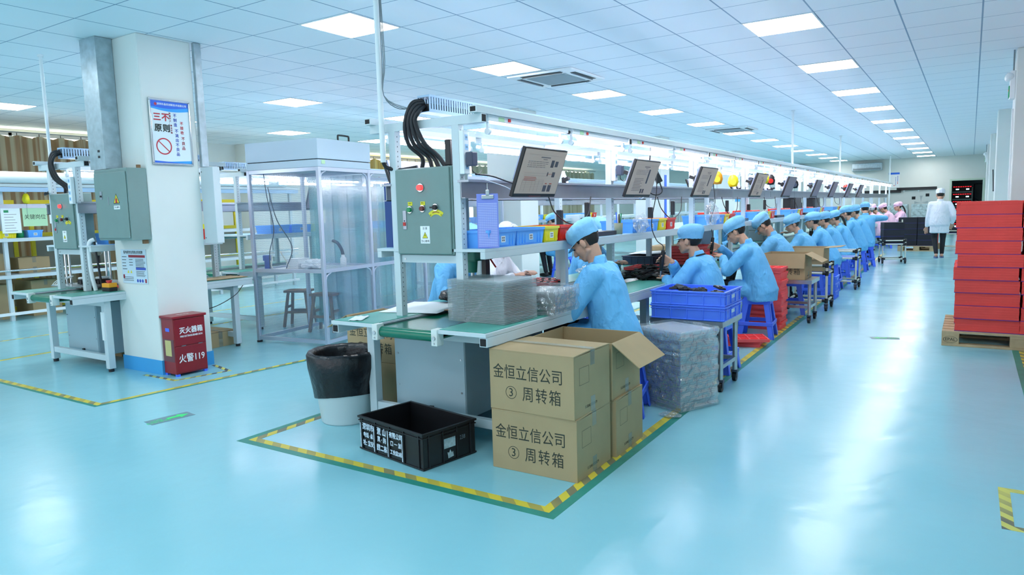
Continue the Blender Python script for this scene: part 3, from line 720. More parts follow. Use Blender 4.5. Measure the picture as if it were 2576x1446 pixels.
# ---------------------------------------------------------------- monitors
def mon_doc(t, rich):
    s = M['doc_ink']
    mb = MB(); W, H = .47, .27; y = -.0131
    def bar(x0, x1, z0, z1, m=0): mb.box(x0, x1, y-.0004, y, z0, z1, m)
    r = random.Random(3)
    bar(-.19, .19, H/2-.028, H/2-.0274); bar(-.05, .06, H/2-.045, H/2-.038); bar(-.02, .03, H/2-.056, H/2-.052)
    for k in range(4): 
        z = H/2-.068-k*.011
        xx = -.18
        while xx < .02: 
            l = r.uniform(.012, .04); bar(xx, xx+l, z-.003, z); xx += l+.006
    if rich:
        for z in (-.005, -.02): bar(-.19, .07, z, z+.0007)
        for k in range(3): bar(-.18, -.06+r.uniform(-.03, .03), -.032-.009*k, -.029-.009*k, 2)
        for k in range(8): bar(-.19, .05, -.118+k*.0105, -.1173+k*.0105)
        for x in (-.19, -.15, -.08, -.04, .0, .05): bar(x, x+.0007, -.118, -.045)
        for x0, z0, w, h in ((.085, .035, .035, .045), (.135, .04, .035, .035), (.07, -.02, .012, .025), (.13, -.025, .035, .032), (.065, -.118, .04, .04), (.12, -.118, .04, .042)): bar(x0, x0+w, z0, z0+h, 1)
        bar(.082, .13, -.008, -.006, 2); bar(.08, .10, -.07, -.064, 2); bar(.13, .16, -.07, -.064, 2)
    else:
        for k in range(9): bar(-.17, -.02+r.uniform(-.05, .03), -.10+k*.012, -.0965+k*.012)
        bar(.06, .09, -.04, .075, 1); bar(.0, .03, -.12, -.085, 1); bar(.045, .075, -.12, -.085, 1)
    mb.build('document', [M['doc_ink'], M['doc_photo'], M['doc_red']], t)
def monitor(x, y, face, rz, label, kind, proto={}):
    tl = .36
    rot = (tl, 0, rz)
    if kind in proto: return dup(proto[kind], (x, y, 1.61), rot, label=label)
    t = thing('monitor', label, 'monitor', (x, y, 1.61), rot, 'monitors hung on the lines')
    MB().box(-.25, .25, -.012, .012, -.155, .145).build('housing', M['black'], t, bev=.004)
    MB().box(-.235, .235, .012, .03, -.06, .135).build('back_shell', M['silver'], t, bev=.006)
    MB().box(-.242, .242, -.0128, -.012, -.132, .137).build('screen', M['screen'] if kind != 'dark' else M['screen_off'], t)
    if kind != 'dark': mon_doc(t, kind == 'rich')
    MB().box(-.07, .07, -.0135, -.012, -.150, -.146, 0).build('brand_strip', M['dred_btn'], t)
    MB().box(-.05, .05, .03, .05, -.05, .05).box(-.02, .02, .05, .16, -.015, .015).cyl((0, .1, -.03), (0, .1, .03), .018).build('mount_arm', M['black'], t)
    mb = MB()
    for k in range(10): mb.box(-.05+k*.010, -.044+k*.010, .0301, .0308, .0, .012)
    mb.build('back_lettering', M['red_led'] if False else mat('red_lettering', 'F2566A', .5), t)
    proto[kind] = t; return t
MY = [3.70, 5.29, 6.86, 8.95, 10.68, 12.84, 14.55, 16.56, 18.34]
kinds = ['rich', 'plain', 'plain', 'plain', 'dark', 'dark', 'dark', 'dark', 'dark']
for k, y in enumerate(MY):
    monitor(-2.19, y, 1, PI/2, 'tilted monitor showing a document, right side of the main line, %s from the near end' % ORD[k] if k < 4 else 'tilted dark monitor, right side of the main line, %s from the near end' % ORD[k], kinds[k])
for k, y in enumerate([3.83, 5.85, 7.9, 9.9, 12.0, 14.1]):
    monitor(-3.30, y, -1, -PI/2, 'silver backed monitor facing away, left side of main line, %s from the near end' % ORD[k], 'dark')
for k, y in enumerate([6.6, 9.2, 11.5]):
    monitor(LFX+.55, y, 1, PI/2, 'tilted monitor on the right side of the left line, %s from the near end' % ORD[k], 'dark')
# ---------------------------------------------------------------- power strips, adapters
def power_strip(x, y, z, label, rz=PI/2, proto=[]):
    if proto: return dup(proto[0], (x, y, z), rz, label=label)
    t = thing('power_strip', label, 'power strip', (x, y, z), rz, 'white power strips on the posts')
    MB().box(-.03, .03, -.034, 0, 0, .25).build('case', M['white_pl'], t, bev=.006)
    for k in range(4): MB().box(-.014, .014, -.0355, -.034, .03+k*.055, .062+k*.055).box(-.006, -.003, -.036, -.0355, .04+k*.055, .052+k*.055, 1).box(.003, .006, -.036, -.0355, .04+k*.055, .052+k*.055, 1).build('socket', [mat('pale_blue_socket', '9CC8EC', .4), M['black']], t)
    proto.append(t); return t
def adapter(x, y, z, label, d=(.05, .055, .08), rz=0, proto={}):
    if d in proto: return dup(proto[d], (x, y, z), rz, label=label)
    t = thing('power_adapter', label, 'power adapter', (x, y, z), rz, 'black power adapters along the lines')
    MB().cbox((0, 0, 0), d).build('case', M['slate'] if d[2] < .12 else M['black'], t, bev=.006)
    MB().tube([(0, 0, -d[2]/2), (0, .01, -d[2]/2-.03), (.01, .05, -d[2]/2-.045), (0, .10, -d[2]/2-.02)], .003, 6).build('lead', M['black'], t)
    proto[d] = t; return t
for k in range(8):
    y = 3.33+ST*k
    power_strip(-2.492, y, 1.60, 'white power strip on the right post, %s from the near end of the main line' % ORD[k], PI/2)
    adapter(-2.425, y, 1.685, 'square adapter plugged into the %s power strip of the main line' % ORD[k])
for k in range(7):
    adapter(-2.97, 3.33+ST*(k+1)-.05, 1.30, 'tall black adapter tied to the %s left post past the main line near end' % ORD[k], (.05, .045, .15))
    adapter(-2.74 if k else -2.60, 3.37+ST*k-.02, 1.735 if k == 0 else 1.36, 'slim black adapter hung between the posts, %s from the near end of the main line' % ORD[k], (.04, .04, .151))
power_strip(-6.945, 3.30, 1.55, 'white power strip on the near right post of the left line', 0)
# ---------------------------------------------------------------- shelf bins
def bin_mesh(w, d, h, m, nm, parent):
    """open tapered parts bin with ribs; local x along the shelf front"""
    mb = MB(); t = .004; b = .012
    def wall(p, q): mb.add([(p[0], p[1], 0), (q[0], q[1], 0), (q[2], q[3], h), (p[2], p[3], h)], [(0, 1, 2, 3)])
    def shell(s):
        a = b+(0 if s == 0 else t); o = 0 if s == 0 else t; z0 = 0 if s == 0 else t
        return [(-w/2+a, a, z0), (w/2-a, a, z0), (w/2-a, d-a, z0), (-w/2+a, d-a, z0), (-w/2+o, o, h), (w/2-o, o, h), (w/2-o, d-o, h), (-w/2+o, d-o, h)]
    A = shell(0); B = shell(1)
    mb.add(A+B, [(0,3,2,1),(0,1,5,4),(1,2,6,5),(2,3,7,6),(3,0,4,7),(8,9,10,11),(8,12,13,9),(9,13,14,10),(10,14,15,11),(11,15,12,8),(4,5,13,12),(5,6,14,13),(6,7,15,14),(7,4,12,15)])
    for f in (-.38, -.28, .28, .38): mb.box(w*f-.006, w*f+.006, -.002+b*.4, b, .01, h-.02)
    mb.box(-w/2-.004, w/2+.004, -.004, .004, h-.016, h); mb.box(-w/2-.004, w/2+.004, d-.004, d+.004, h-.016, h)
    mb.box(-w/2-.004, -w/2+.004, 0, d, h-.016, h); mb.box(w/2-.004, w/2+.004, 0, d, h-.016, h)
    mb.box(-w*.2, w*.2, -.001+b*.4, b*.9, .012, h-.024)
    return mb.build(nm, m, parent)
def bin_(x, y, z, wdt, colour, label, rz=PI/2, d=.30, h=.105, tagtxt=True, proto={}):
    k = (wdt, colour, d, h)
    if k in proto: return dup(proto[k], (x, y, z), rz, label=label)
    t = thing('parts_bin', label, 'bin', (x, y, z), rz, 'coloured parts bins on the shelves')
    bin_mesh(wdt, d, h, M[colour+'_bin'], 'bin_body', t)
    mb = MB().box(-.022, .022, .0015, .0035, .028, .066)
    for i in range(2):
        for j in range(2): mb.box(-.014+i*.016, -.003+i*.016, .0008, .0015, .034+j*.015, .045+j*.015, 1)
    mb.build('label_sticker', [M['paper'], M['doc_ink']], t)
    proto[k] = t; return t
SETS = [[(3.52, .30, 'blue'), (3.84, .33, 'blue'), (4.105, .19, 'yellow'), (4.335, .23, 'red')],
        [(5.60, .27, 'blue'), (5.89, .29, 'blue'), (6.14, .19, 'yellow'), (6.36, .22, 'red')]]
nm = {'blue': 'light blue', 'yellow': 'yellow', 'red': 'red'}
for s in range(7):
    base = SETS[0] if s == 0 else [(a+ST*(s-1)*.985, w_, c) for a, w_, c in SETS[1]]
    for i, (y, w_, c) in enumerate(base):
        bin_(-2.345, y, 1.168, w_, c, '%s parts bin on the shelf of the main line, %s bay, %s' % (nm[c], ORD[s], ('leftmost', 'second from left', 'third from left', 'rightmost')[i]))
for s in range(6):
    for i, (dy, w_, c) in enumerate([(.2, .30, 'blue'), (.55, .33, 'blue'), (.83, .19, 'yellow'), (1.05, .22, 'red')]):
        bin_(-6.745 if s == 0 else LFX+.405, (3.45 if s == 0 else 3.75+ST*s)+dy, 1.168, w_, c, '%s parts bin on the shelf of the left line, %s bay, %s' % (nm[c], ORD[s], ('leftmost', 'second from left', 'third from left', 'rightmost')[i]))
# ---------------------------------------------------------------- people
def sph(mb, c, r, n=14, Mx=None, m=0):
    rx, ry, rz = r if isinstance(r, (tuple, list)) else (r, r, r)
    vs = []; k = n//2
    for i in range(k+1):
        a = PI*i/k
        for j in range(n):
            v = Vector((c[0]+rx*math.sin(a)*math.cos(2*PI*j/n), c[1]+ry*math.sin(a)*math.sin(2*PI*j/n), c[2]+rz*math.cos(a)))
            vs.append(Mx @ v if Mx is not None else v)
    mb.add(vs, [(i*n+j, (i+1)*n+j, (i+1)*n+(j+1) % n, i*n+(j+1) % n) for i in range(k) for j in range(n)], m, True)
def cap_(mb, a, b, ra, rb, Mx=None, n=14):
    a = Vector(a); b = Vector(b)
    if Mx is not None: a = Mx @ a; b = Mx @ b
    mb.cyl(a, b, ra, rb, n); sph(mb, a, ra, n); sph(mb, b, rb, n)
def loft(mb, rings, n=24):
    """closed body from elliptical rings (centre, x-axis half width, depth axis half vector)"""
    vs = []
    for c, ax, ay in rings:
        for j in range(n):
            vs.append(Vector(c)+Vector(ax)*math.cos(2*PI*j/n)+Vector(ay)*math.sin(2*PI*j/n))
    R = len(rings)
    mb.add(vs, [(i*n+j, i*n+(j+1) % n, (i+1)*n+(j+1) % n, (i+1)*n+j) for i in range(R-1) for j in range(n)]+[tuple(range(n-1, -1, -1)), tuple(range((R-1)*n, R*n))], 0, True)
def remesh(mb, name, m, parent, voxel, smooth=4, wrinkle=0.0, wscale=9.0, seed=0.0):
    """union of overlapping closed shapes as one continuous smooth surface"""
    o = mb.build('tmp', m); md = o.modifiers.new('r', 'REMESH'); md.mode = 'VOXEL'; md.voxel_size = voxel; md.use_smooth_shade = True
    if smooth:
        s = o.modifiers.new('s', 'SMOOTH'); s.factor = 0.5; s.iterations = smooth
    dg = bpy.context.evaluated_depsgraph_get(); me = bpy.data.meshes.new_from_object(o.evaluated_get(dg)); me.name = name
    bpy.data.objects.remove(o)
    if wrinkle:
        sv = Vector((seed*3.1, seed*1.7, seed))
        ns = [v.normal.copy() for v in me.vertices]
        for v, nn in zip(me.vertices, ns):
            p = v.co+sv
            q = Vector((p.x*wscale, p.y*wscale, p.z*wscale*.55))
            d = noise.noise(q)+.6*(.35-abs(noise.noise(q*1.9)))+.25*(.3-abs(noise.noise(q*4.3)))
            v.co += nn*(d*wrinkle)
    me.materials.clear(); me.materials.append(m)
    me.polygons.foreach_set('use_smooth', [True]*len(me.polygons)); me.polygons.foreach_set('material_index', [0]*len(me.polygons))
    r = bpy.data.objects.new(name, me); COL.objects.link(r); r.parent = parent
    return r
def ik(S_, W_, a, b, pole):
    d = W_-S_; L = min(d.length, (a+b)*.999); d = d.normalized(); W2 = S_+d*L
    x = (a*a-b*b+L*L)/(2*L); h = math.sqrt(max(0, a*a-x*x))
    p = (pole-d*pole.dot(d)).normalized()
    return S_+d*x+p*h, W2
def hand(mb, W_, d, side, curl, palm_n, n=8, grip=0.0):
    """palm, four unequal bent fingers and a side thumb"""
    d = d.normalized(); nrm = (palm_n-d*palm_n.dot(d)).normalized(); lat = d.cross(nrm).normalized()*side
    K = W_+d*.085
    for k in range(4):
        o = (-.031+.0207*k); cap_(mb, W_+lat*o*.55+d*.01, W_+d*.083+lat*o, .014, .0115, n=n)
    lens = [(.040, .024, .020), (.045, .028, .021), (.041, .026, .020), (.032, .020, .017)]
    for k in range(4):
        p = W_+d*.085+lat*(-.034+.0227*k); dd = d.copy(); f = curl*(1+.12*k)
        for s, l in enumerate(lens[k]):
            ang = f*(.55 if s == 0 else .8); dd = (dd*math.cos(ang)+nrm*math.sin(ang)).normalized()
            # keep bending in the same plane
            q = p+dd*l; cap_(mb, p, q, .0088-.0008*s, .0082-.0009*s, n=n); p = q
    p = W_+d*.025-lat*.030; dd = (d*.75-lat*.65+nrm*.25).normalized()
    q = p+dd*.040; cap_(mb, p, q, .0125, .0105, n=n); dd = (d*.9+nrm*(.2+.4*grip)-lat*.1).normalized(); cap_(mb, q, q+dd*.032, .0100, .0085, n=n)
PERSON_N = [0]
def person(loc, rot, label, group, pelvis=(0, 0, .53), lean=.35, hf=.06, hp=.3, hy=0.0, wr=((-.14, .42, .80), (.14, .42, .80)), coat='coat', cap='cap', capstyle='puff', near=False,
           knees=None, ankles=None, hem=.40, seated=True, ponytail=False, lanyard=False, curl=.55, twist=0.0, hold=None, hroll=0.0, wristband=False, size=1.0, shoes='black', elbow=(.9, -.25, -.75)):
    PERSON_N[0] += 1; seed = PERSON_N[0]
    P = Vector(pelvis); sl, cl = math.sin(lean), math.cos(lean)
    up = Vector((0, sl, cl)); N = P+up*.49+Vector((0, .01, 0))
    sx = Matrix.Rotation(twist, 3, 'Z') @ Vector((1, 0, 0)); fw = sx.cross(up)*-1
    fw = up.cross(sx)
    fwd = Vector((0, 1, 0))
    H = N+Vector((0, hf+.035, .145-.35*max(0, hf-.03)))
    HM = Matrix.Translation(H) @ Matrix.Rotation(hy, 4, 'Z') @ Matrix.Rotation(hroll, 4, 'Y') @ Matrix.Rotation(-hp, 4, 'X')
    vox = .0055 if near else .011
    body = MB()
    sph(body, (0, -.012, .03), (.076, .095, .085), 20, HM); sph(body, (0, .028, -.03), (.062, .066, .082), 18, HM)
    sph(body, (0, .062, -.092), (.030, .026, .024), 12, HM)
    for s in (-1, 1):
        cap_(body, (s*.052, .0, -.062), (s*.02, .058, -.094), .020, .018, HM); sph(body, (s*.034, .062, -.028), (.024, .024, .022), 12, HM)
        sph(body, (s*.079, -.006, -.012), (.011, .021, .032), 12, HM); sph(body, (s*.075, .004, -.02), (.012, .012, .02), 10, HM)
        sph(body, (s*.03, .081, .014), (.024, .010, .009), 10, HM)
    cap_(body, (0, .091, .002), (0, .112, -.036), .008, .0125, HM); sph(body, (-.011, .102, -.040), .009, 10, HM); sph(body, (.011, .102, -.040), .009, 10, HM)
    sph(body, (0, .090, -.064), (.023, .011, .006), 10, HM); sph(body, (0, .088, -.075), (.020, .011, .007), 10, HM)
    nb = HM @ Vector((0, -.022, -.06))
    cap_(body, nb, N+up*.0, .047, .056); cap_(body, N, P, .06, .08)
    ct = MB()
    # torso of the coat
    ub = fwd*0+Vector((0, cl, -sl))
    rings = [(P-up*.08, sx*.215, ub*.168), (P+up*.02, sx*.208, ub*.162), (P+up*.16, sx*.195, ub*.150), (P+up*.30, sx*.200, ub*.142), (P+up*.40, sx*.185, ub*.122), (P+up*.455, sx*.122, ub*.094), (P+up*.490, sx*.076, ub*.074)]
    loft(ct, rings)
    ws = []
    for s in (-1, 1):
        Sh = P+up*.415+sx*(s*.172)
        Wt = Vector(wr[0] if s < 0 else wr[1])
        pole = Vector((s*elbow[0], elbow[1], elbow[2]))
        E, W_ = ik(Sh, Wt, .285, .255, pole)
        cap_(ct, Sh, E, .078, .064); cap_(ct, E, E+(W_-E)*.88, .065, .047); cap_(ct, P+up*.42, Sh, .085, .068)
        cap_(body, N-up*.03, Sh, .04, .04); cap_(body, Sh, E, .040, .034); cap_(body, E, W_, .034, .026)
        ws.append((E, W_))
        pn = Vector((0, .0, -1)) if not (hold and s == hold) else Vector((-s, .2, 0))
        dd = (W_-E).normalized()
        if not (hold and s == hold): dd = (dd+Vector((0, .35, -.1 if seated else -.6))).normalized()
        else: dd = (dd*.4+Vector((0, .9, .1))).normalized()
        hand(body, W_, dd, s, curl if not (hold and s == hold) else 1.25, pn, grip=1.0 if hold and s == hold else 0)
    # legs and skirt of the coat
    kn = knees or ((-.12, .42, P.z+.0), (.12, .42, P.z+.0)); an = ankles or ((-.12, .34, .09), (.12, .36, .09))
    if seated:
        loft(ct, [((P.x, P.y-.0, hem), (.215, 0, 0), (0, .165, 0)), ((P.x, P.y-.01, hem+.08), (.21, 0, 0), (0, .165, 0)), ((P.x, P.y-.005, P.z), (.195, 0, 0), (0, .155, 0)), ((P.x, P.y, P.z+.08), (.18, 0, 0), (0, .14, 0))])
        for s in (0, 1): cap_(ct, (kn[s][0]*.7, 0, P.z-.03), Vector(kn[s])*.62+Vector((kn[s][0]*.3, 0, P.z*.36)), .10, .085)
    else:
        loft(ct, [((P.x, P.y+.01, hem), (.205, 0, 0), (0, .15, 0)), ((P.x, P.y, (hem+P.z)/2), (.20, 0, 0), (0, .145, 0)), ((P.x, P.y, P.z), (.19, 0, 0), (0, .14, 0)), ((P.x, P.y, P.z+.1), (.175, 0, 0), (0, .13, 0))])
    tr = MB()
    for s in (0, 1):
        hp_ = Vector((P.x+(-.09, .09)[s], P.y, P.z-.02)); k_ = Vector(kn[s]); a_ = Vector(an[s])
        cap_(tr, hp_, k_, .085, .064); cap_(tr, k_, a_+Vector((0, 0, .02)), .062, .046)
        cap_(body, P, hp_, .06, .06); cap_(body, hp_, k_, .055, .045); cap_(body, k_, a_, .042, .03)
        if shoes == 'slipper': cap_(body, a_, a_+Vector((0, -.03, -.04)), .034, .036); cap_(body, a_+Vector((0, -.02, -.045)), a_+Vector((0, .12, -.062)), .032, .024)
    b = remesh(body, 'person', M['skin'], None, vox, 2 if near else 1)
    b.location = loc; b.rotation_euler = (0, 0, rot); b.scale = (size,)*3
    tag(b, label, 'person', group)
    remesh(ct, 'work_coat', M[coat], b, .011 if near else .018, 4 if near else 3, .013 if near else .010, 6.5, seed)
    remesh(tr, 'trousers', M['trouser'], b, .016, 3)
    for s in (0, 1):
        a_ = Vector(an[s]); sh = MB()
        if shoes == 'slipper': loft(sh, [((a_.x, a_.y+.03, .0), (.046, 0, 0), (0, .13, 0)), ((a_.x, a_.y+.03, .025), (.046, 0, 0), (0, .13, 0))]); sph(sh, (a_.x, a_.y+.085, .03), (.046, .06, .03), 12)
        else: sph(sh, (a_.x, a_.y+.05, .038), (.045, .125, .038), 12); sph(sh, (a_.x, a_.y-.01, .06), (.04, .05, .05), 10)
        sh.build('shoe', M['slipper'] if shoes == 'slipper' else M['black'], b)
    # collar
    co = MB(); n = 20; vs = []
    Cc = N-up*.012
    for r, z in ((.074, -.03), (.070, .025), (.064, .045), (.060, .03), (.064, -.03)):
        for j in range(n):
            a = 2*PI*j/n; vs.append(Cc+sx*(r*math.cos(a))+ub*(r*1.02*math.sin(a))+up*(z+(.012 if math.sin(a) < 0 else -.022)))
    co.add(vs, [(i*n+j, i*n+(j+1) % n, (i+1)*n+(j+1) % n, (i+1)*n+j) for i in range(4) for j in range(n)], 0, True); co.build('collar', M[coat], b)
    # hair
    hr = MB(); nn = 28; k = 14; vs = []; keep = []
    for i in range(k+1):
        a = PI*i/k
        for j in range(nn):
            ph = 2*PI*j/nn; vs.append(HM @ Vector((.0805*math.sin(a)*math.cos(ph), -.016+.0985*math.sin(a)*math.sin(ph), .024+.0895*math.cos(a))))
    def ok(i, j):
        a = PI*(i+.5)/k; ph = 2*PI*(j+.5)/nn; y = -.016+.0985*math.sin(a)*math.sin(ph); z = .024+.0895*math.cos(a)
        if y > .035: return z > .045
        if abs(math.cos(ph)) > .75 and -.035 < y < .035: return z > .012
        return z > -.055
    hr.add(vs, [(i*nn+j, (i+1)*nn+j, (i+1)*nn+(j+1) % nn, i*nn+(j+1) % nn) for i in range(k) for j in range(nn) if ok(i, j)], 0, True)
    if ponytail:
        pt = [HM @ Vector((0, -.10, .02)), HM @ Vector((.0, -.145, -.02))]; pt += [pt[1]+Vector((.0, -.05, -.10)), pt[1]+Vector((0, -.07, -.22))]
        hr.tube(pt, .022, 8)
    hr.build('hair', M['hair'], b)
    if near:
        for s in (-1, 1):
            e = MB(); sph(e, (s*.031, .0855, -.004), (.014, .007, .005), 12, HM); e.build('eye', M['eye'], b)
            e = MB(); sph(e, (s*.032, .0895, .019), (.020, .005, .0035), 10, HM); e.build('eyebrow', M['hair'], b)
        e = MB(); sph(e, (0, .0995, -.0695), (.019, .0045, .002), 10, HM); e.build('mouth', M['skin_lip'], b)
    # cap
    cp = MB(); n = 56; vs = []
    if capstyle == 'puff': prof = [(.97, .022), (1.0, .026), (1.02, .046), (1.10, .052), (1.19, .066), (1.20, .086), (1.12, .112), (.92, .134), (.62, .148), (.3, .154), (.02, .156)]
    else: prof = [(.98, .022), (1.0, .026), (1.03, .046), (1.06, .052), (1.12, .075), (1.10, .098), (.99, .119), (.76, .134), (.46, .142), (.2, .145), (.02, .146)]
    for r, z in prof:
        for j in range(n):
            a = 2*PI*j/n; pl = 1+.022*math.sin(13*a+1.3*math.sin(2*a))*max(0, 1-abs(z-.066)/.04)+.035*noise.noise(Vector((math.cos(a)*3, math.sin(a)*3, z*20+seed)))
            dz = -.012*max(0, -math.sin(a)) if z < .05 else 0
            vs.append(HM @ Vector((.0875*r*pl*math.cos(a), -.014-.16*max(0, z-.05)+.107*r*pl*math.sin(a), z+dz+.006*noise.noise(Vector((math.cos(a)*4, math.sin(a)*4, z*30+seed*2))))))
    cp.add(vs, [(i*n+j, i*n+(j+1) % n, (i+1)*n+(j+1) % n, (i+1)*n+j) for i in range(len(prof)-1) for j in range(n)]+[tuple(range((len(prof)-1)*n, len(prof)*n))], 0, True)
    c = cp.build('cap', M[cap], b)
    vz = MB(); rows = []
    for q in range(5):
        r = []
        for j in range(17):
            a = PI*(.14+.72*j/16); w_ = math.sin(PI*j/16)**.6; e = 1+.0+(.50*q/4)*w_
            r.append(HM @ Vector((.085*math.cos(a)*(1+.05*q/4*w_), -.014+.1035*math.sin(a)*e, .030-.020*(q/4)*w_)))
        rows.append(r)
    vz.slab(rows, .003); vz.build('visor', M[cap], c)
    if lanyard:
        l = MB(); n = 20; vs = []
        for r, z in ((.079, -.01), (.080, .004)):
            for j in range(n): a = 2*PI*j/n; vs.append(Cc+sx*(r*math.cos(a))+ub*(r*1.02*math.sin(a))+up*(z+(.018 if math.sin(a) < 0 else -.022)))
        l.add(vs, [(j, (j+1) % n, n+(j+1) % n, n+j) for j in range(n)], 0, True); l.build('lanyard', M['black'], b)
    if wristband:
        E, W_ = ws[1]; d = (W_-E).normalized()
        MB().cyl(W_-d*.012, W_+d*.004, .031, n=16).build('wristband', M['blue_stool'], b)
    return b
G_R = 'workers along the right side of the main line'
W90 = PI/2
def people():
    person((-1.99, 4.33, 0), W90+.12, 'worker in light blue coat and cap, head bowed, seated nearest the camera', G_R, lean=.25, hf=.045, hp=.62, wr=((-.10, .36, .80), (.05, .40, .82)), near=True, capstyle='soft', pelvis=(0, 0, .54))
    person((-1.78, 5.82, 0), W90-.05, 'worker in light blue cap looking ahead, holding a black screwdriver upright', G_R, lean=.30, hf=.035, hp=.05, wr=((-.08, .40, .80), (-.10, .34, .95)), size=.955, near=True, capstyle='soft', lanyard=True, hold=1, wristband=True, pelvis=(0, 0, .53))
    person((-1.80, 7.50, 0), W90+.05, 'worker in light blue coat bent over a black device, on the plainly visible blue stool', G_R, lean=.31, hf=.075, hp=.5, wr=((-.05, .40, .86), (.08, .46, .96)), size=.965, near=True, hold=1, pelvis=(0, 0, .54))
    person((-1.87, 9.25, 0), W90, 'worker bowing deeply over the belt beside the open cartons', G_R, lean=.45, hf=.07, hp=.8, wr=((-.10, .44, .80), (.10, .46, .82)), near=True)
    person((-1.86, 10.75, 0), W90, 'blue capped worker behind the second open carton, face hidden', G_R, lean=.42, hf=.06, hp=.35, hy=.5, size=.96)
    person((-1.84, 12.05, 0), W90, 'worker in blue coat in profile, sixth along the main line', G_R, lean=.40, hf=.05, hp=.15, size=.96)
    person((-1.84, 13.05, 0), W90, 'woman in blue coat with a slim face, seventh along the main line', G_R, lean=.40, hf=.05, hp=.25, size=.95, ponytail=False)
    person((-1.83, 14.1, 0), W90, 'worker in blue coat with a long dark ponytail, eighth along the main line', G_R, lean=.38, hf=.06, hp=.4, ponytail=True, size=.95)
    person((-1.84, 15.4, 0), W90, 'worker in blue coat resting on one elbow, ninth along the main line', G_R, lean=.30, hf=.05, hp=.2)
    person((-1.84, 16.6, 0), W90, 'worker in blue coat half hidden, tenth along the main line', G_R, lean=.30, hf=.05, hp=.3)
    person((-2.0, 17.9, 0), 0.25, 'worker in blue coat seen from behind, elbow out, at the end of the main line', G_R, lean=.12, hf=.05, hp=.35, wr=((-.20, .30, 1.0), (.22, .32, 1.0)), pelvis=(0, 0, .56), elbow=(1.3, -.1, -.1))
    GL = 'workers along the left side of the main line'
    person((-3.62, 4.55, 0), -W90, 'worker in blue coat behind the near posts, head hidden by the shelf', GL, lean=.30, hf=.06, hp=.4)
    person((-3.85, 5.35, 0), -W90+.15, 'person in white coat leaning in behind the shelf, chin showing below it', GL, lean=.40, hf=.08, hp=.5, coat='coat_w', cap='coat_w')
    person((-3.55, 6.75, 0), -W90, 'blue capped worker facing this way, just behind the nearest worker', GL, lean=.38, hf=.07, hp=.55)
    person((-3.55, 11.3, 0), -W90, 'worker in blue cap on the left side, glimpsed between the posts near the cartons', GL, lean=.35, hf=.07, hp=.5)
    person((-3.5, 14.3, 0), -W90, 'worker in blue cap on the left side, farther along the main line', GL, lean=.35, hf=.07, hp=.5)
    G2 = 'workers at the left line seen through the racks'
    person((-6.95, 10.2, 0), W90, 'worker in blue coat at the left line, seen through the main line racks', G2, lean=.3, hf=.06, hp=.4)
    person((-6.95, 12.6, 0), W90, 'worker in blue coat at the left line, farther off', G2, lean=.3, hf=.06, hp=.4)
    GP = 'pink clad workers at the far end'
    person((-2.15, 21.9, 0), W90, 'white capped worker just behind the last blue coated worker', GP, lean=.35, hf=.06, hp=.3, coat='coat_p', cap='coat_w')
    person((-2.04, 22.9, 0), W90-.2, 'worker in pink coat and cap bending low at the far end, leftmost', GP, lean=.45, hf=.08, hp=.7, coat='coat_p', cap='coat_p')
    person((-1.93, 24.0, 0), W90-.2, 'worker in pink coat and cap, second from left at the far end', GP, lean=.35, hf=.08, hp=.5, coat='coat_p', cap='coat_p')
    person((-1.75, 25.0, 0), W90+.3, 'worker in pink cap with dark hair, rightmost of the pink group', GP, lean=.15, hf=.04, hp=.15, coat='coat_p', cap='coat_p', ponytail=True)
    person((-.60, 19.3, 0), .06, 'person in white coat, white cap and slippers walking away down the aisle', 'walkers', pelvis=(0, 0, .83), lean=.06, hf=.03, hp=.3, wr=((-.26, .10, .70), (.25, .14, .80)), coat='coat_w', cap='coat_w', capstyle='soft', seated=False, hem=.58, knees=((-.09, .04, .46), (.08, .10, .47)), ankles=((-.05, -.12, .10), (.07, .10, .085)), shoes='slipper', curl=.4, size=1.0, elbow=(.5, -.8, 0), hy=0)
people()
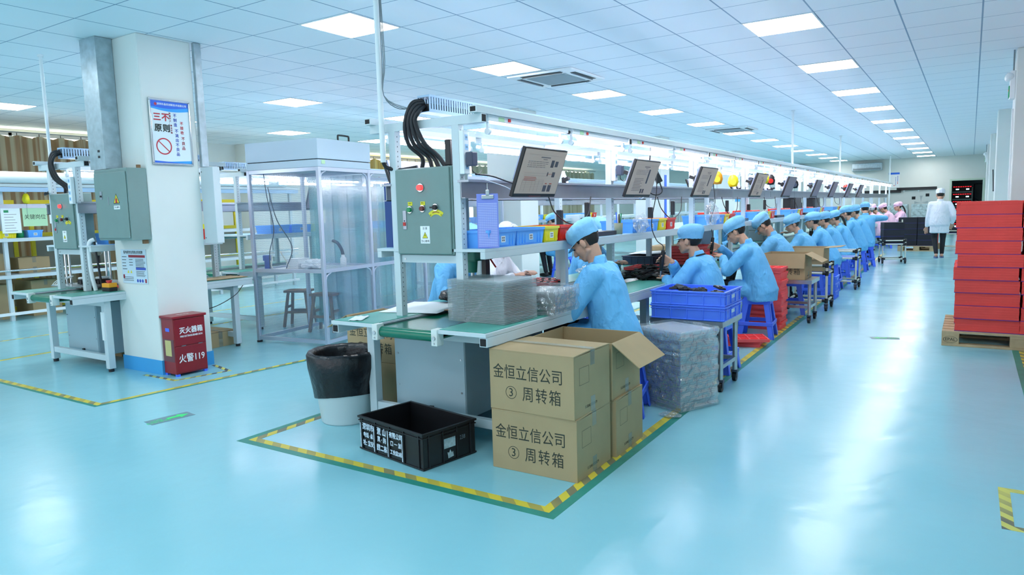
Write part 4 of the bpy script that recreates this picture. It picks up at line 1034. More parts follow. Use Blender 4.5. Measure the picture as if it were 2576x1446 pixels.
# ---------------------------------------------------------------- cartons
def carton(loc, rot, label, w=.515, d=.405, h=.32, closed=True, flaps=(), words=True, group='brown cardboard cartons', side=True, tz=0.0):
    """w along local x, d along local y; lettering on the -y face and the +x face"""
    t = thing('cardboard_carton', label, 'carton', loc, rot, group); c = M['card']; th = .006
    mb = MB().box(-w/2, w/2, -d/2, -d/2+th, 0, h).box(-w/2, w/2, d/2-th, d/2, 0, h).box(-w/2, -w/2+th, -d/2+th, d/2-th, 0, h).box(w/2-th, w/2, -d/2+th, d/2-th, 0, h).box(-w/2+th, w/2-th, -d/2+th, d/2-th, .002, .008)
    mb.build('box_walls', c, t, bev=.002)
    if closed:
        MB().add  # two long flaps meeting along x, slightly sprung
        for s in (-1, 1):
            a = .03 if s < 0 else .02; l = d/2-.002
            f = MB(); y0 = s*d/2; y1 = y0-s*l*math.cos(a); z1 = h+l*math.sin(a)
            f.add([(-w/2, y0, h), (w/2, y0, h), (w/2, y1, z1), (-w/2, y1, z1), (-w/2, y0, h+th), (w/2, y0, h+th), (w/2, y1, z1+th), (-w/2, y1, z1+th)], ((0,3,2,1),(4,5,6,7),(0,1,5,4),(1,2,6,5),(2,3,7,6),(3,0,4,7))); f.build('flap', c, t)
        MB().box(-w/2-.001, w/2+.001, -.024, .024, h+.016, h+.0168).box(w/2, w/2+.0008, -.024, .024, h-.07, h+.012).build('packing_tape', M['tape'], t)
    MB().box(w/2+.0003, w/2+.0011, -.024, .024, .0, .085).build('packing_tape', M['tape'], t)
    for side_, ang, l in flaps:          # ang: 0 = straight up, 90 = level outward, more = hanging
        a = math.radians(ang); f = MB(); o = math.sin(a)*l; u = math.cos(a)*l
        if side_ in 'xX':
            s = 1 if side_ == 'x' else -1; x0 = s*w/2; nx = math.cos(a)*th
            q = [(x0, -d/2, h), (x0, d/2, h), (x0+s*o, d/2-.004, h+u), (x0+s*o, -d/2+.004, h+u)]
        else:
            s = 1 if side_ == 'y' else -1; y0 = s*d/2
            q = [(-w/2, y0, h), (w/2, y0, h), (w/2-.004, y0+s*o, h+u), (-w/2+.004, y0+s*o, h+u)]
        n = (Vector(q[1])-Vector(q[0])).cross(Vector(q[3])-Vector(q[0])).normalized()*th*.8
        f.add(q+[tuple(Vector(p)+n) for p in q], ((0,3,2,1),(4,5,6,7),(0,1,5,4),(1,2,6,5),(2,3,7,6),(3,0,4,7))); f.build('flap', c, t)
    if words:
        y = -d/2-.0004
        text('lettering', '金恒立信公司', .083, M['ink'], t, (-.02, y, h*.64), R_FRONT, .0003, space=1.02, sx=.86)
        text('lettering', '周转箱', .085, M['ink'], t, (.065, y, h*.30), R_FRONT, .0003, space=1.22, sx=.86)
        text('number', '3', .064, M['ink'], t, (-.122, y, h*.31), R_FRONT, .0003)
        r = MB(); n = 32; vs = []
        for q in (.0315, .0345):
            for i in range(n): vs.append((-.122+q*math.cos(2*PI*i/n), y, h*.315+q*math.sin(2*PI*i/n)))
        r.add(vs, [(i, (i+1) % n, n+(i+1) % n, n+i) for i in range(n)]); r.build('number_ring', M['ink'], t)
    if side:
        x = w/2+.0005
        r = MB(); y0, y1, z0, z1 = -d*.36, -d*.10, h*.52, h*.80; k = .0014
        r.box(x-.0003, x, y0, y1, z0, z0+k).box(x-.0003, x, y0, y1, z1-k, z1).box(x-.0003, x, y0, y0+k, z0, z1).box(x-.0003, x, y1-k, y1, z0, z1).build('printed_square', M['ink'], t)
        text('size_print', '51.5X40.5X32.0CM', .021, M['ink'], t, (x, -.02, h*.13), R_RIGHT, .0002, sx=.8)
    return t
cz = .327
carton((-1.88, 3.245, 0), .011, 'closed brown carton on the floor at the front corner, lettered, bottom of the near pair')
carton((-1.882, 3.243, cz), -.012, 'closed brown carton with sprung top flaps, lettered, stacked on the near carton')
carton((-1.868, 3.675, 0), .03, 'brown carton on the floor behind the near lettered pair', words=False)
carton((-1.880, 3.665, cz), .02, 'open brown carton with one big flap hanging toward the aisle', closed=False, flaps=[('x', 128, .2)], words=False)
carton((-3.53, 3.86, 0), .0, 'open brown carton on the floor under the left side of the main line', closed=False, flaps=[], words=False, side=False)
carton((-3.60, 3.86, .322), .0, 'open carton with wide spread flaps behind the white bin, left of the main line', closed=False, flaps=[('X', 116, .24)], words=True, side=False)
carton((-2.33, 4.85, 0), .0, 'open brown carton in the shade under the main line bench behind the first worker', closed=False, flaps=[('x', 60, .2), ('Y', 120, .15)], words=False, side=False)
carton((-7.45, 3.95, 0), 0.05, 'brown carton standing on the floor under the left line bench', words=False, side=False, h=.40, w=.40, closed=False)
carton((-7.05, 4.55, 0), 0.05, 'flat brown carton lying behind the drive cabinet of the left line', words=False, side=False, h=.16, w=.6)
# ---------------------------------------------------------------- plastic crates
def crate(loc, rot, w, d, h, m, label, name='plastic_crate', cat='crate', group=None, ribs=4, rim=True, proto={}):
    key = (w, d, h, m.name)
    if key in proto: return dup(proto[key], loc, rot, label, group)
    t = thing(name, label, cat, loc, rot, group); th = .008
    mb = MB().box(-w/2, w/2, -d/2, -d/2+th, 0, h).box(-w/2, w/2, d/2-th, d/2, 0, h).box(-w/2, -w/2+th, -d/2+th, d/2-th, 0, h).box(w/2-th, w/2, -d/2+th, d/2-th, 0, h).box(-w/2+th, w/2-th, -d/2+th, d/2-th, .003, .011)
    e = .009; r = MB()
    for z0, z1, q in ((h-.012, h, e), (h-.030, h-.024, e*.7), (0.004, .012, e*.6)):
        r.box(-w/2-q, w/2+q, -d/2-q, -d/2, z0, z1).box(-w/2-q, w/2+q, d/2, d/2+q, z0, z1).box(-w/2-q, -w/2, -d/2, d/2, z0, z1).box(w/2, w/2+q, -d/2, d/2, z0, z1)
    r.build('rim', m, t, bev=.002)
    b = mb
    for k in range(ribs+1):
        x = -w/2+.03+(w-.06)*k/ribs; b.box(x-.0035, x+.0035, -d/2-.007, -d/2, .006, h-.012).box(x-.0035, x+.0035, d/2, d/2+.007, .006, h-.012)
    for k in range(4):
        y = -d/2+.04+(d-.08)*k/3; b.box(w/2, w/2+.007, y-.0035, y+.0035, .006, h-.012).box(-w/2-.007, -w/2, y-.0035, y+.0035, .006, h-.012)
    b.build('walls', m, t, bev=.002)
    g = MB().box(w/2+.001, w/2+.009, -.05, .05, h*.70, h*.80).box(w/2, w/2+.002, -.045, .045, h*.42, h*.70, 1); g.build('handle', [m, M['black'] if 'black' in m.name else mat('crate_label', 'D8E4F0', .5)], t)
    proto[key] = t; return t
bc = crate((-2.672, 3.035, 0), -.185, .585, .385, .205, M['black'], 'black plastic crate with sprayed white lettering on the floor at the line end', group=None, ribs=4)
def spray(t):
    y = -.2005
    wi = mat('sprayed_white', 'C4D2E2', .7, var=.35, vscale=40)
    for s, x, z, sz in (('深圳市', -.197, .148, .044), ('电话 ·总', -.197, .100, .032), ('址: 宝安', -.197, .052, .036), ('溆 山', -.066, .146, .046), ('真 · 的', -.066, .100, .036), ('园二栋', -.066, .050, .040), ('有限公司', .066, .148, .036), ('口 一 加', .066, .100, .034), ('工业园2栋', .066, .050, .029)):
        text('sprayed_lettering', s, sz, wi, t, (x, y-.0012, z), R_FRONT, .0006, sx=.84, heavy=.0014)
    # faded overspray beside the ribs
    for x in (-.2625, -.1312, .0, .1312): MB().box(x-.004, x+.003, y-.0075, y-.0070, .02, .17).build('overspray_streak', wi, t)
    x = .2935
    MB().box(x, x+.0012, -.046, .040, .085, .15).build('paper_label', mat('worn_label', 'A8B8BC', .7, var=.2, vscale=60), t)
    MB().prism([(.025, .030), (-.015, .025), (-.02, .06), (-.008, .056), (.0, .072), (.012, .05), (.02, .058)], .0012, 0, Matrix.Translation((x, 0, 0)) @ Matrix(((0,1,0,0),(1,0,0,0),(0,0,1,0),(0,0,0,1)))).build('torn_label', mat('worn_label', 'A8B8BC'), t)
    text('number', '238', .035, M['grey_pl'], t, (x+.0005, .095, .12), R_RIGHT, .0002, sx=.8)
spray(bc)
GB = 'blue plastic crates'
crate((-1.745, 5.27, .537), .0, .555, .44, .108, M['blue_pl'], 'lower blue crate of two on the steel cart', group=GB, ribs=4)
crate((-1.745, 5.27, .646), .005, .555, .44, .108, M['blue_pl'], 'upper blue crate holding black parts on the steel cart', group=GB)
crate((-2.35, 5.62, 0), 0, .555, .44, .108, M['blue_pl'], 'blue crate on the floor in shade under the main bench', group=GB)
for k in range(3): crate((-1.77, 10.95, .109*k), .0, .40, .36, .108, M['blue_pl'], 'blue crate on the floor behind the second pipe cart, %s from the bottom' % ORD[k], group=GB)
crate((-2.75, 6.2, 0), 0, .5, .38, .24, M['slate'], 'dark blue bin under the main bench beside the steel cart', group=None)
# ---------------------------------------------------------------- clear blister trays
def blister(loc, rot, label, group, wd=.42, dp=.33, proto={}):
    key = (wd, dp)
    if key in proto: return dup(proto[key], loc, rot, label, group)
    t = MB(); h = .0085
    t.box(-wd/2, wd/2, -dp/2, dp/2, h-.0012, h)                       # flange sheet
    nx, ny = 4, 3
    for q, (xa, xb, ya, yb) in enumerate(((-wd/2, wd/2, -dp/2, -dp/2), (-wd/2, wd/2, dp/2, dp/2), (-wd/2, -wd/2, -dp/2, dp/2), (wd/2, wd/2, -dp/2, dp/2))):
        k = .0035; t.add([(xa, ya, h), (xb, yb, h), (xb*(1-k/abs(xb)), yb*(1-k/abs(yb)), -.0006), (xa*(1-k/abs(xa)), ya*(1-k/abs(ya)), -.0006)], [(0, 1, 2, 3)])
    for i in range(nx):
        for j in range(ny):
            x0 = -wd/2+.012+(wd-.024)*i/nx+.004; x1 = -wd/2+.012+(wd-.024)*(i+1)/nx-.004; y0 = -dp/2+.012+(dp-.024)*j/ny+.004; y1 = -dp/2+.012+(dp-.024)*(j+1)/ny-.004
            vs = [(x0, y0, h-.0012), (x1, y0, h-.0012), (x1, y1, h-.0012), (x0, y1, h-.0012), (x0+.005, y0+.005, 0), (x1-.005, y0+.005, 0), (x1-.005, y1-.005, 0), (x0+.005, y1-.005, 0)]
            t.add(vs, ((0,1,5,4),(1,2,6,5),(2,3,7,6),(3,0,4,7),(4,5,6,7)))
    o = t.build('blister_tray', M['pet'], None, loc, rot); tag(o, label, 'tray', group); proto[key] = o
    return o
def blister_stack(x, y, z, rot, n, label, group, pitch=.0096, wd=.42, dp=.33, jit=.004):
    r = random.Random(int(x*100)+n)
    for k in range(n):
        blister((x+r.uniform(-jit, jit), y+r.uniform(-jit, jit), z+.0004+k*pitch), rot+r.uniform(-jit, jit)*2, label % ORD[k], group, wd, dp)
blister_stack(-2.375, 3.425, .741, -.06, 26, 'clear plastic tray in the tall unwrapped stack on the bench end, %s from below', 'clear trays of the tall stack on the bench', jit=.0012)
blister_stack(-2.235, 3.83, .741, .05, 15, 'clear plastic tray in the low wrapped stack beside the first worker, %s from below', 'clear trays of the low stack on the bench', wd=.26, dp=.32)
blister_stack(-1.70, 4.70, .0, -.42, 36, 'clear plastic tray in the wrapped stack on the floor, %s from below', 'clear trays of the wrapped floor stack', pitch=.0152, wd=.40, dp=.34, jit=.008)
def film(loc, rot, w, d, h, label, n=26):
    """crumpled cling film around a stack: one thin skin, open underneath"""
    mb = MB(); per = []
    for k in range(n):
        for a, b in (((-w/2, -d/2), (w/2, -d/2)), ((w/2, -d/2), (w/2, d/2)), ((w/2, d/2), (-w/2, d/2)), ((-w/2, d/2), (-w/2, -d/2))): pass
    pts = []
    for (x0, y0), (x1, y1) in (((-w/2, -d/2), (w/2, -d/2)), ((w/2, -d/2), (w/2, d/2)), ((w/2, d/2), (-w/2, d/2)), ((-w/2, d/2), (-w/2, -d/2))):
        for k in range(n): pts.append((x0+(x1-x0)*k/n, y0+(y1-y0)*k/n))
    R = max(6, int(h/.018)); vs = []; N = len(pts)
    for i in range(R+1):
        z = .004+(h-.004)*i/R
        for x, y in pts:
            q = .014*noise.noise(Vector((x*24, y*24, z*28)))+.016*noise.noise(Vector((x*8, y*8, z*34))); l = math.hypot(x, y); vs.append((x+x/l*(q+.006), y+y/l*(q+.006), z))
    fs = [(i*N+k, i*N+(k+1) % N, (i+1)*N+(k+1) % N, (i+1)*N+k) for i in range(R) for k in range(N)]
    mb.add(vs, fs, 0, False)
    o = mb.build('cling_film', M['wrap'], None, loc, rot); return tag(o, label, 'plastic wrap')
film((-1.70, 4.70, 0), -.42, .425, .365, .555, 'crumpled cling film wrapped around the clear tray stack on the floor')
film((-2.235, 3.83, .741), .05, .285, .345, .165, 'crumpled cling film around the low tray stack on the bench')
def crumple(name, loc, r, m, label, cat, seed=0, flat=.6, amp=.35, rot=0):
    mb = MB(); n = 26; k = 14; vs = []
    for i in range(k+1):
        a = PI*i/k
        for j in range(n):
            p = Vector((math.sin(a)*math.cos(2*PI*j/n), math.sin(a)*math.sin(2*PI*j/n), math.cos(a)))
            q = 1+amp*(noise.noise(p*2.2+Vector((seed, 0, 0)))+.6*noise.noise(p*5+Vector((0, seed, 0))))
            vs.append((p.x*r[0]*q, p.y*r[1]*q, max(0, r[2]*(1+p.z*q))))
    mb.add(vs, [(i*n+j, (i+1)*n+j, (i+1)*n+(j+1) % n, i*n+(j+1) % n) for i in range(k) for j in range(n)], 0, False)
    return tag(mb.build(name, m, None, loc, rot), label, cat)
crumple('plastic_scrap', (-1.62, 4.36, .001), (.07, .05, .012), M['wrap'], 'scrap of clear film lying on the floor by the blue stool leg', 'plastic scrap', 3)
crumple('plastic_bag', (-2.92, 4.02, .742), (.07, .06, .09), M['bagclear'], 'crumpled clear bag standing on the bench beside the green press', 'plastic bag', 5)
crumple('plastic_bag', (-2.30, 5.52, 1.169), (.05, .11, .075), M['bagclear'], 'clear bag of parts leaning on the blue bin of the second bay', 'plastic bag', 8)
crumple('plastic_bag', (-2.30, 7.45, 1.169), (.06, .13, .12), M['bagclear'], 'tall clear bag on the shelf behind the third worker', 'plastic bag', 9)
crumple('plastic_bag', (-2.98, 6.0, .742), (.14, .18, .05), M['bagclear'], 'clear bag with parts on the left half of the bench behind the first worker', 'plastic bag', 11)
crumple('wrapped_part', (-3.08, 3.98, .745), (.13, .10, .045), M['bag_black'], 'dark wrapped part lying on the white sheet of the bench', 'package', 2, amp=.3)
# ---------------------------------------------------------------- bin with bag
def waste_bin(loc, label):
    t = thing('waste_bin', label, 'waste bin', loc)
    MB().lathe([(.0, .004), (.165, .0), (.172, .01), (.222, .44), (.232, .452), (.236, .462), (.222, .466), (.214, .445), (.165, .02), (0, .015)], n=40).build('bucket', M['bin_white'], t)
    mb = MB(); n = 64; vs = []; prof = [(.166, .03, 0), (.185, .20, 0), (.196, .34, 0), (.203, .45, 0), (.212, .474, 0), (.236, .484, 0), (.249, .462, 1), (.244, .38, 1), (.228, .30, 1), (.214, .22, 1), (.207, .17, 1)]
    for r, z, o in prof:
        for j in range(n):
            a = 2*PI*j/n; q = .006*noise.noise(Vector((math.cos(a)*9, math.sin(a)*9, z*6)))+(.010*abs(noise.noise(Vector((math.cos(a)*14, math.sin(a)*14, z*2)))) if not o else .0)
            dz = .035*math.sin(a*1.0+2.2) if (o and z < .25) else .006*noise.noise(Vector((math.cos(a)*5, math.sin(a)*5, 7)))
            vs.append(((r+q*(1 if o else -1))*math.cos(a), (r+q*(1 if o else -1))*math.sin(a), z+dz))
    mb.add(vs, [(i*n+j, i*n+(j+1) % n, (i+1)*n+(j+1) % n, (i+1)*n+j) for i in range(len(prof)-1) for j in range(n)]+[tuple(range(n-1, -1, -1))], 0, True)
    mb.build('bin_bag', M['bag_black'], t)
waste_bin((-3.52, 3.30, 0), 'white round bin lined with a black bag at the left of the main line end')
# ---------------------------------------------------------------- carts
def caster(t, x, y, z, proto=[]):
    mb = MB().cyl((x-.014, y, .035), (x+.014, y, .035), .035, n=18).cyl((x-.016, y, .035), (x+.016, y, .035), .012, n=10, m=1)
    mb.box(x-.024, x+.024, y-.022, y+.022, .072, z, 1).box(x-.021, x-.017, y-.02, y+.012, .03, .075, 1).box(x+.017, x+.021, y-.02, y+.012, .03, .075, 1)
    mb.build('caster', [M['black'], M['slate']], t)
def steel_cart(loc, rot, label, w=.56, d=.52, zt=.535):
    t = thing('steel_cart', label, 'cart', loc, rot, 'stainless steel carts in the line')
    m = M['steel']
    MB().box(-w/2, w/2, -d/2, d/2, zt-.004, zt).box(-w/2, w/2, -d/2, -d/2+.004, zt-.045, zt).box(-w/2, w/2, d/2-.004, d/2, zt-.045, zt).box(-w/2, -w/2+.004, -d/2, d/2, zt-.045, zt).box(w/2-.004, w/2, -d/2, d/2, zt-.045, zt).build('top', m, t, bev=.002)
    for sx in (-1, 1):
        for sy in (-1, 1):
            x, y = sx*(w/2-.035), sy*(d/2-.07); MB().cyl((x, y, .09), (x, y, zt-.004), .019, n=14).build('leg', m, t); caster(t, x, y, .092)
    for sx in (-1, 1): MB().box(sx*(w/2-.035)-.012, sx*(w/2-.035)+.012, -d/2+.08, d/2-.08, .17, .20).build('side_rail', m, t)
    for sy in (-1, 1): MB().box(-w/2+.04, w/2-.04, sy*(d/2-.07)-.012, sy*(d/2-.07)+.012, .17, .20).build('cross_rail', m, t)
    return t
steel_cart((-1.76, 5.32, 0), 0, 'stainless steel cart under the two blue crates')
steel_cart((-1.76, 8.74, 0), 0, 'stainless steel cart under the open lettered carton', zt=.50, d=.50)
def pipe_cart(loc, rot, label, w=.46, d=.42, zs=(.13, .48, .58), tall=0.0):
    t = thing('pipe_cart', label, 'cart', loc, rot, 'cream pipe carts in the line'); r = .0145; m = M['cream']
    zt = zs[-1]
    for sx in (-1, 1):
        for sy in (-1, 1):
            x, y = sx*w/2, sy*d/2; top = zt+.02+(tall if sx > 0 and sy > 0 else 0)
            MB().cyl((x, y, .085), (x, y, top), r, n=12).build('upright', m, t); caster(t, x, y, .09)
            for z in zs: MB().cyl((x, y, z-.03), (x, y, z+.03), r*1.55, n=12).cyl((x, y, z), (x-sx*.05, y, z), r*1.5, n=10).cyl((x, y, z), (x, y-sy*.05, z), r*1.5, n=10).build('joint', M['black'], t)
    for z in zs:
        for s in (-1, 1):
            MB().cyl((-w/2, s*d/2, z), (w/2, s*d/2, z), r, n=12).build('cross_pipe', m, t); MB().cyl((s*w/2, -d/2, z), (s*w/2, d/2, z), r, n=12).build('side_pipe', m, t)
    MB().box(-w/2, w/2, -d/2, d/2, zs[-2]+.015, zs[-2]+.02).build('deck', mat('cart_deck', '5E79C8', .5), t)
    return t
pipe_cart((-1.73, 9.82, 0), 0, 'cream pipe cart with black joints behind the steel cart')
pipe_cart((-1.70, 12.3, 0), 0, 'cream pipe cart with black joints, second along the aisle', zs=(.13, .49, .60))
pipe_cart((-1.42, 17.55, 0), .25, 'cream pipe cart loaded with black foam at the end of the line', w=.44, d=.42, zs=(.10, .42, .50), tall=.42)
carton((-1.79, 8.70, .501), 0.0, 'open lettered carton with its front flap folded down, on the second steel cart', w=.47, d=.405, h=.30, closed=False, flaps=[('Y', 168, .17), ('x', 118, .2)], words=True)
carton((-1.76, 9.82, .501), 0, 'open carton with a level flap on the first pipe cart', w=.44, d=.40, h=.30, closed=False, flaps=[('Y', 165, .15), ('x', 85, .2)], words=False)
# ---------------------------------------------------------------- blue stools
def stool(loc, rot, label, proto=[]):
    if proto: return dup(proto[0], loc, rot, label)
    t = thing('plastic_stool', label, 'stool', loc, rot, 'blue plastic stools'); m = M['blue_stool']; a, b, H = .125, .185, .44
    MB().box(-a-.005, a+.005, -a-.005, a+.005, H-.05, H).build('seat', m, t, bev=.02, seg=3)
    for sx in (-1, 1):
        for sy in (-1, 1):
            f = MB(); x0, y0, x1, y1 = sx*a, sy*a, sx*b, sy*b; wt, wb, th = .062, .052, .012
            # L-shaped tapering leg: two thin walls meeting at the outer corner
            for (ux, uy) in ((-sx, 0), (0, -sy)):
                nx, ny = (0, -sy) if ux else (-sx, 0)
                q = []
                for (x, y, z, w_) in ((x0, y0, H-.02, wt), (x1, y1, 0, wb)):
                    q += [Vector((x, y, z)), Vector((x+ux*w_, y+uy*w_, z)), Vector((x+ux*w_+nx*th, y+uy*w_+ny*th, z)), Vector((x+nx*th, y+ny*th, z))]
                f.add(q, ((0,1,2,3),(4,7,6,5),(0,4,5,1),(1,5,6,2),(2,6,7,3),(3,7,4,0)))
            f.build('leg', m, t, bev=.004)
    for s in (-1, 1):
        q = .165; MB().box(-q, q, s*q-.006, s*q+.006, .135, .175).build('rung', m, t, bev=.004); MB().box(s*q-.006, s*q+.006, -q, q, .135, .175).build('rung', m, t, bev=.004)
        g = .131; MB().box(-g, g, s*g-.006, s*g+.006, H-.085, H-.03).build('apron', m, t); MB().box(s*g-.006, s*g+.006, -g, g, H-.085, H-.03).build('apron', m, t)
    proto.append(t); return t
for k, (x, y, r) in enumerate([(-1.97, 4.35, .25), (-1.78, 5.82, 0), (-1.83, 7.50, .1), (-1.87, 9.25, .2), (-1.86, 10.75, .1), (-1.84, 12.05, 0), (-1.84, 13.05, .1), (-1.83, 14.1, .3), (-1.84, 15.4, 0), (-1.84, 16.6, .2), (-2.0, 17.9, .3)]):
    stool((x, y, 0), r, 'blue plastic stool under the %s worker along the right side of the main line' % ORD[k])
for k, (x, y) in enumerate([(-3.62, 4.55), (-3.85, 5.35), (-3.55, 6.75), (-4.1, 8.0), (-3.55, 11.3), (-3.5, 14.3)]):
    stool((x, y, 0), .2*k, 'blue plastic stool on the left side of the main line, %s from the near end' % ORD[k])
for k, (x, y) in enumerate([(-6.95, 10.2), (-6.95, 12.6)]): stool((x, y, 0), 0, 'blue plastic stool at the left line, %s from the near end' % ORD[k])
for k, (x, y) in enumerate([(-2.15, 21.9), (-2.04, 22.9), (-1.93, 24.0), (-1.75, 25.0)]): stool((x, y, 0), .1, 'blue plastic stool at the far end, under the %s of the pink and white group' % ORD[k])
# ---------------------------------------------------------------- red foam trays
def foam_tray(loc, rot, label, group, w=.36, d=.30, h=.028, nx=4, ny=3, proto={}):
    key = (w, d, h)
    if key in proto: return dup(proto[key], loc, rot, label, group)
    mb = MB().box(-w/2, w/2, -d/2, d/2, 0, h*.35)
    e = .014
    for i in range(nx+1):
        x = -w/2+(w-e)*i/nx; mb.box(x, x+e, -d/2, d/2, h*.35, h)
    for j in range(ny+1):
        y = -d/2+(d-e)*j/ny
        for i in range(nx): x0 = -w/2+(w-e)*i/nx+e; mb.box(x0, x0+(w-e)/nx-e, y, y+e, h*.35, h)
    o = mb.build('red_foam_tray', M['red_tray'], None, loc, rot); tag(o, label, 'tray', group); proto[key] = o; return o
r_ = random.Random(4)
for k in range(24):
    foam_tray((-1.875+r_.uniform(-.012, .012), 8.10+r_.uniform(-.012, .012), .0285*k), r_.uniform(-.05, .05), 'red foam tray in the tall floor stack behind the third worker, %s from below' % ORD[k], 'red trays of the tall floor stack')
for k, (x, y, r) in enumerate([(-1.86, 7.02, .15), (-1.84, 7.04, .05), (-1.80, 6.98, .45)]):
    foam_tray((x, y, .0285*k), r, 'red foam tray in the low pile on the floor, %s' % ('bottom one', 'middle one', 'topmost, turned'  )[k], 'red trays lying on the floor')
for k in range(6):
    foam_tray((-2.62+r_.uniform(-.02, .02), 7.75+r_.uniform(-.03, .03), .742+.033*k), r_.uniform(-.06, .06), 'red foam tray in the bench stack between the second and third worker, %s from below' % ORD[k], 'red trays stacked on the bench', .34, .58)
foam_tray((-2.80, 6.85, .745), .05, 'single red foam tray lying on the belt beyond the black parts', None, .34, .40)
foam_tray((-3.10, 5.25, .745), .1, 'red foam tray with black parts on the left half of the bench', None, .30, .42)
foam_tray((-6.74, 3.90, .745), .1, 'red foam tray on the left line behind the orange stop box', None, .32, .62)
def black_part(loc, rot, label, group, proto=[]):
    if proto: return dup(proto[0], loc, rot, label, group)
    mb = MB().box(-.045, .045, -.03, .03, 0, .012).box(-.04, .04, -.026, .026, .012, .016).cyl((.015, 0, .014), (.015, 0, .022), .014, n=12)
    o = mb.build('black_part', M['black'], None, loc, rot, bev=.003); tag(o, label, 'part', group); proto.append(o); return o
for i in range(4):
    for j in range(3): black_part((-3.19+.075*i*.9, 5.12+.13*j, .757), (0, 0, .3*i), 'small black moulded part lying in the red tray on the left half of the bench', 'black parts in the red tray')
for k in range(90):
    x, y = r_.uniform(-2.62, -2.20), r_.uniform(5.78, 6.32); z = .745+r_.uniform(0, .125)*(1-abs(x+2.41)/.32)*(1-abs(y-6.05)/.42)
    black_part((x, y, z), (r_.uniform(-.35, .35), r_.uniform(-.35, .35), r_.uniform(0, 6)), 'black moulded part in the heap on the bench between the first two workers', 'black parts in the heap')
for k in range(14): black_part((-1.745+r_.uniform(-.2, .2), 5.27+r_.uniform(-.14, .14), .738+r_.uniform(0, .004)), (r_.uniform(-.2, .2), r_.uniform(-.2, .2), r_.uniform(0, 6)), 'black moulded part lying in the upper blue crate', 'black parts in the blue crate')
crate((-3.08, 7.6, .742), 0, .36, .62, .10, M['slate'], 'dark navy tray box on the left half of the bench under a white sheet')
# ---------------------------------------------------------------- things on the near end of the bench
def sheet(name, loc, rot, w, d, m, label, cat, th=.004, warp=.008, seed=1):
    g = []
    for i in range(7):
        g.append([(-w/2+w*j/8, -d/2+d*i/6, th+warp*max(0, noise.noise(Vector((j*.5+seed, i*.5, seed)))+.2)) for j in range(9)])
    mb = MB().slab(g, th*.8); return tag(mb.build(name, m, None, loc, rot), label, cat)
sheet('foam_sheet', (-3.10, 3.66, .742), .25, .42, .52, M['paper'], 'large white sheet lying on the left half of the bench behind the post', 'sheet', .003, .004)
sheet('folded_paper', (-3.16, 3.10, .742), .5, .085, .16, M['paper'], 'small folded white paper on the left corner of the bench', 'paper', .005, .006, 4)
sheet('hardboard_sheet', (-2.72, 3.86, .746), .1, .34, .55, M['brown_board'], 'shiny brown board lying on the belt behind the white sheet', 'board', .006, .0, 2)
sheet('cardboard_sheet', (-3.10, 7.70, .85), .1, .34, .52, M['paper'], 'white sheet covering the dark navy tray box on the bench', 'sheet', .005, .01, 5)
sheet('cardboard_sheet', (-3.2, 8.45, .745), .0, .3, .5, M['card'], 'brown cardboard piece standing behind the navy tray box', 'cardboard', .15, .0, 6)
def drill_press():
    t = thing('bench_press', 'small green bench press on the belt behind the tall tray stack', 'press', (-2.90, 4.02, .742))
    MB().box(-.10, .10, -.14, .12, 0, .03).build('base', M['green_mach'], t, bev=.006)
    MB().cyl((0, .07, .03), (0, .07, .36), .022, n=16).build('column', M['steel'], t)
    MB().box(-.06, .06, -.12, .11, .30, .39).cyl((0, -.07, .22), (0, -.07, .30), .032, .04, n=16).build('head', M['green_mach'], t, bev=.01)
    MB().cyl((0, -.07, .12), (0, -.07, .22), .014, n=12).build('spindle', M['steel'], t)
    MB().box(.065, .10, -.05, 0, .18, .32).build('motor_box', M['black'], t); MB().cyl((.06, .03, .34), (.13, .03, .25), .006, n=8).build('lever', M['red_btn'], t)
drill_press()
def pad_():
    t = thing('hanging_chart', 'lavender calendar chart clipped under the beam beside the near right post', 'chart', (-2.41, 3.345, 1.485), (0, .0, .55))
    MB().box(0, .125, -.004, 0, -.315, 0).build('sheet', M['lav'], t)
    g = MB()
    for k in range(26): g.box(.006, .117, -.0048, -.004, -.305+k*.0098, -.2995+k*.0098)
    for k in range(9): g.box(.012+k*.012, .0128+k*.012, -.0052, -.0048, -.305, -.05, 1)
    g.build('printed_grid', [M['lav2'], M['lav']], t)
    MB().box(.03, .10, -.012, .006, -.03, -.008).box(.055, .075, -.016, -.006, -.008, .022).cyl((.065, -.004, .02), (.065, -.004, .06), .003).build('clip', M['steel'], t, bev=.002)
pad_()
def navy():
    t = thing('hanging_board', 'navy blue board hung behind the left edge of the grey control cabinet', 'board', (-3.10, 3.42, 1.08))
    MB().box(-.10, .02, 0, .006, .08, .50).build('sheet', M['blue_panel'], t); MB().cyl((-.02, .003, .50), (-.02, .003, .56), .006).build('hook', M['black'], t)
navy()
def device(loc, rot, label, w=.42, d=.15, h=.035):
    t = thing('black_device', label, 'device', loc, rot, 'flat black units on the shelf')
    MB().box(-w/2, w/2, -d/2, d/2, 0, h).build('case', M['black'], t, bev=.004)
    mb = MB()
    for k in range(6): mb.box(-w*.38, w*.38, -d/2-.001, -d/2, .008+k*.0042, .0095+k*.0042)
    mb.build('vents', M['slate'], t)
device((-2.39, 3.52, 1.169), W90, 'flat black unit on the shelf under the lavender chart', .26, .06, .06)
for k in range(6): device((-2.42, 4.93+ST*k if k == 0 else 4.8+ST*(k+1)-.0, 1.169), W90, 'flat black unit beside the red bin of the %s bay on the main line' % ORD[k if k == 0 else k+1], .48, .12, .035)
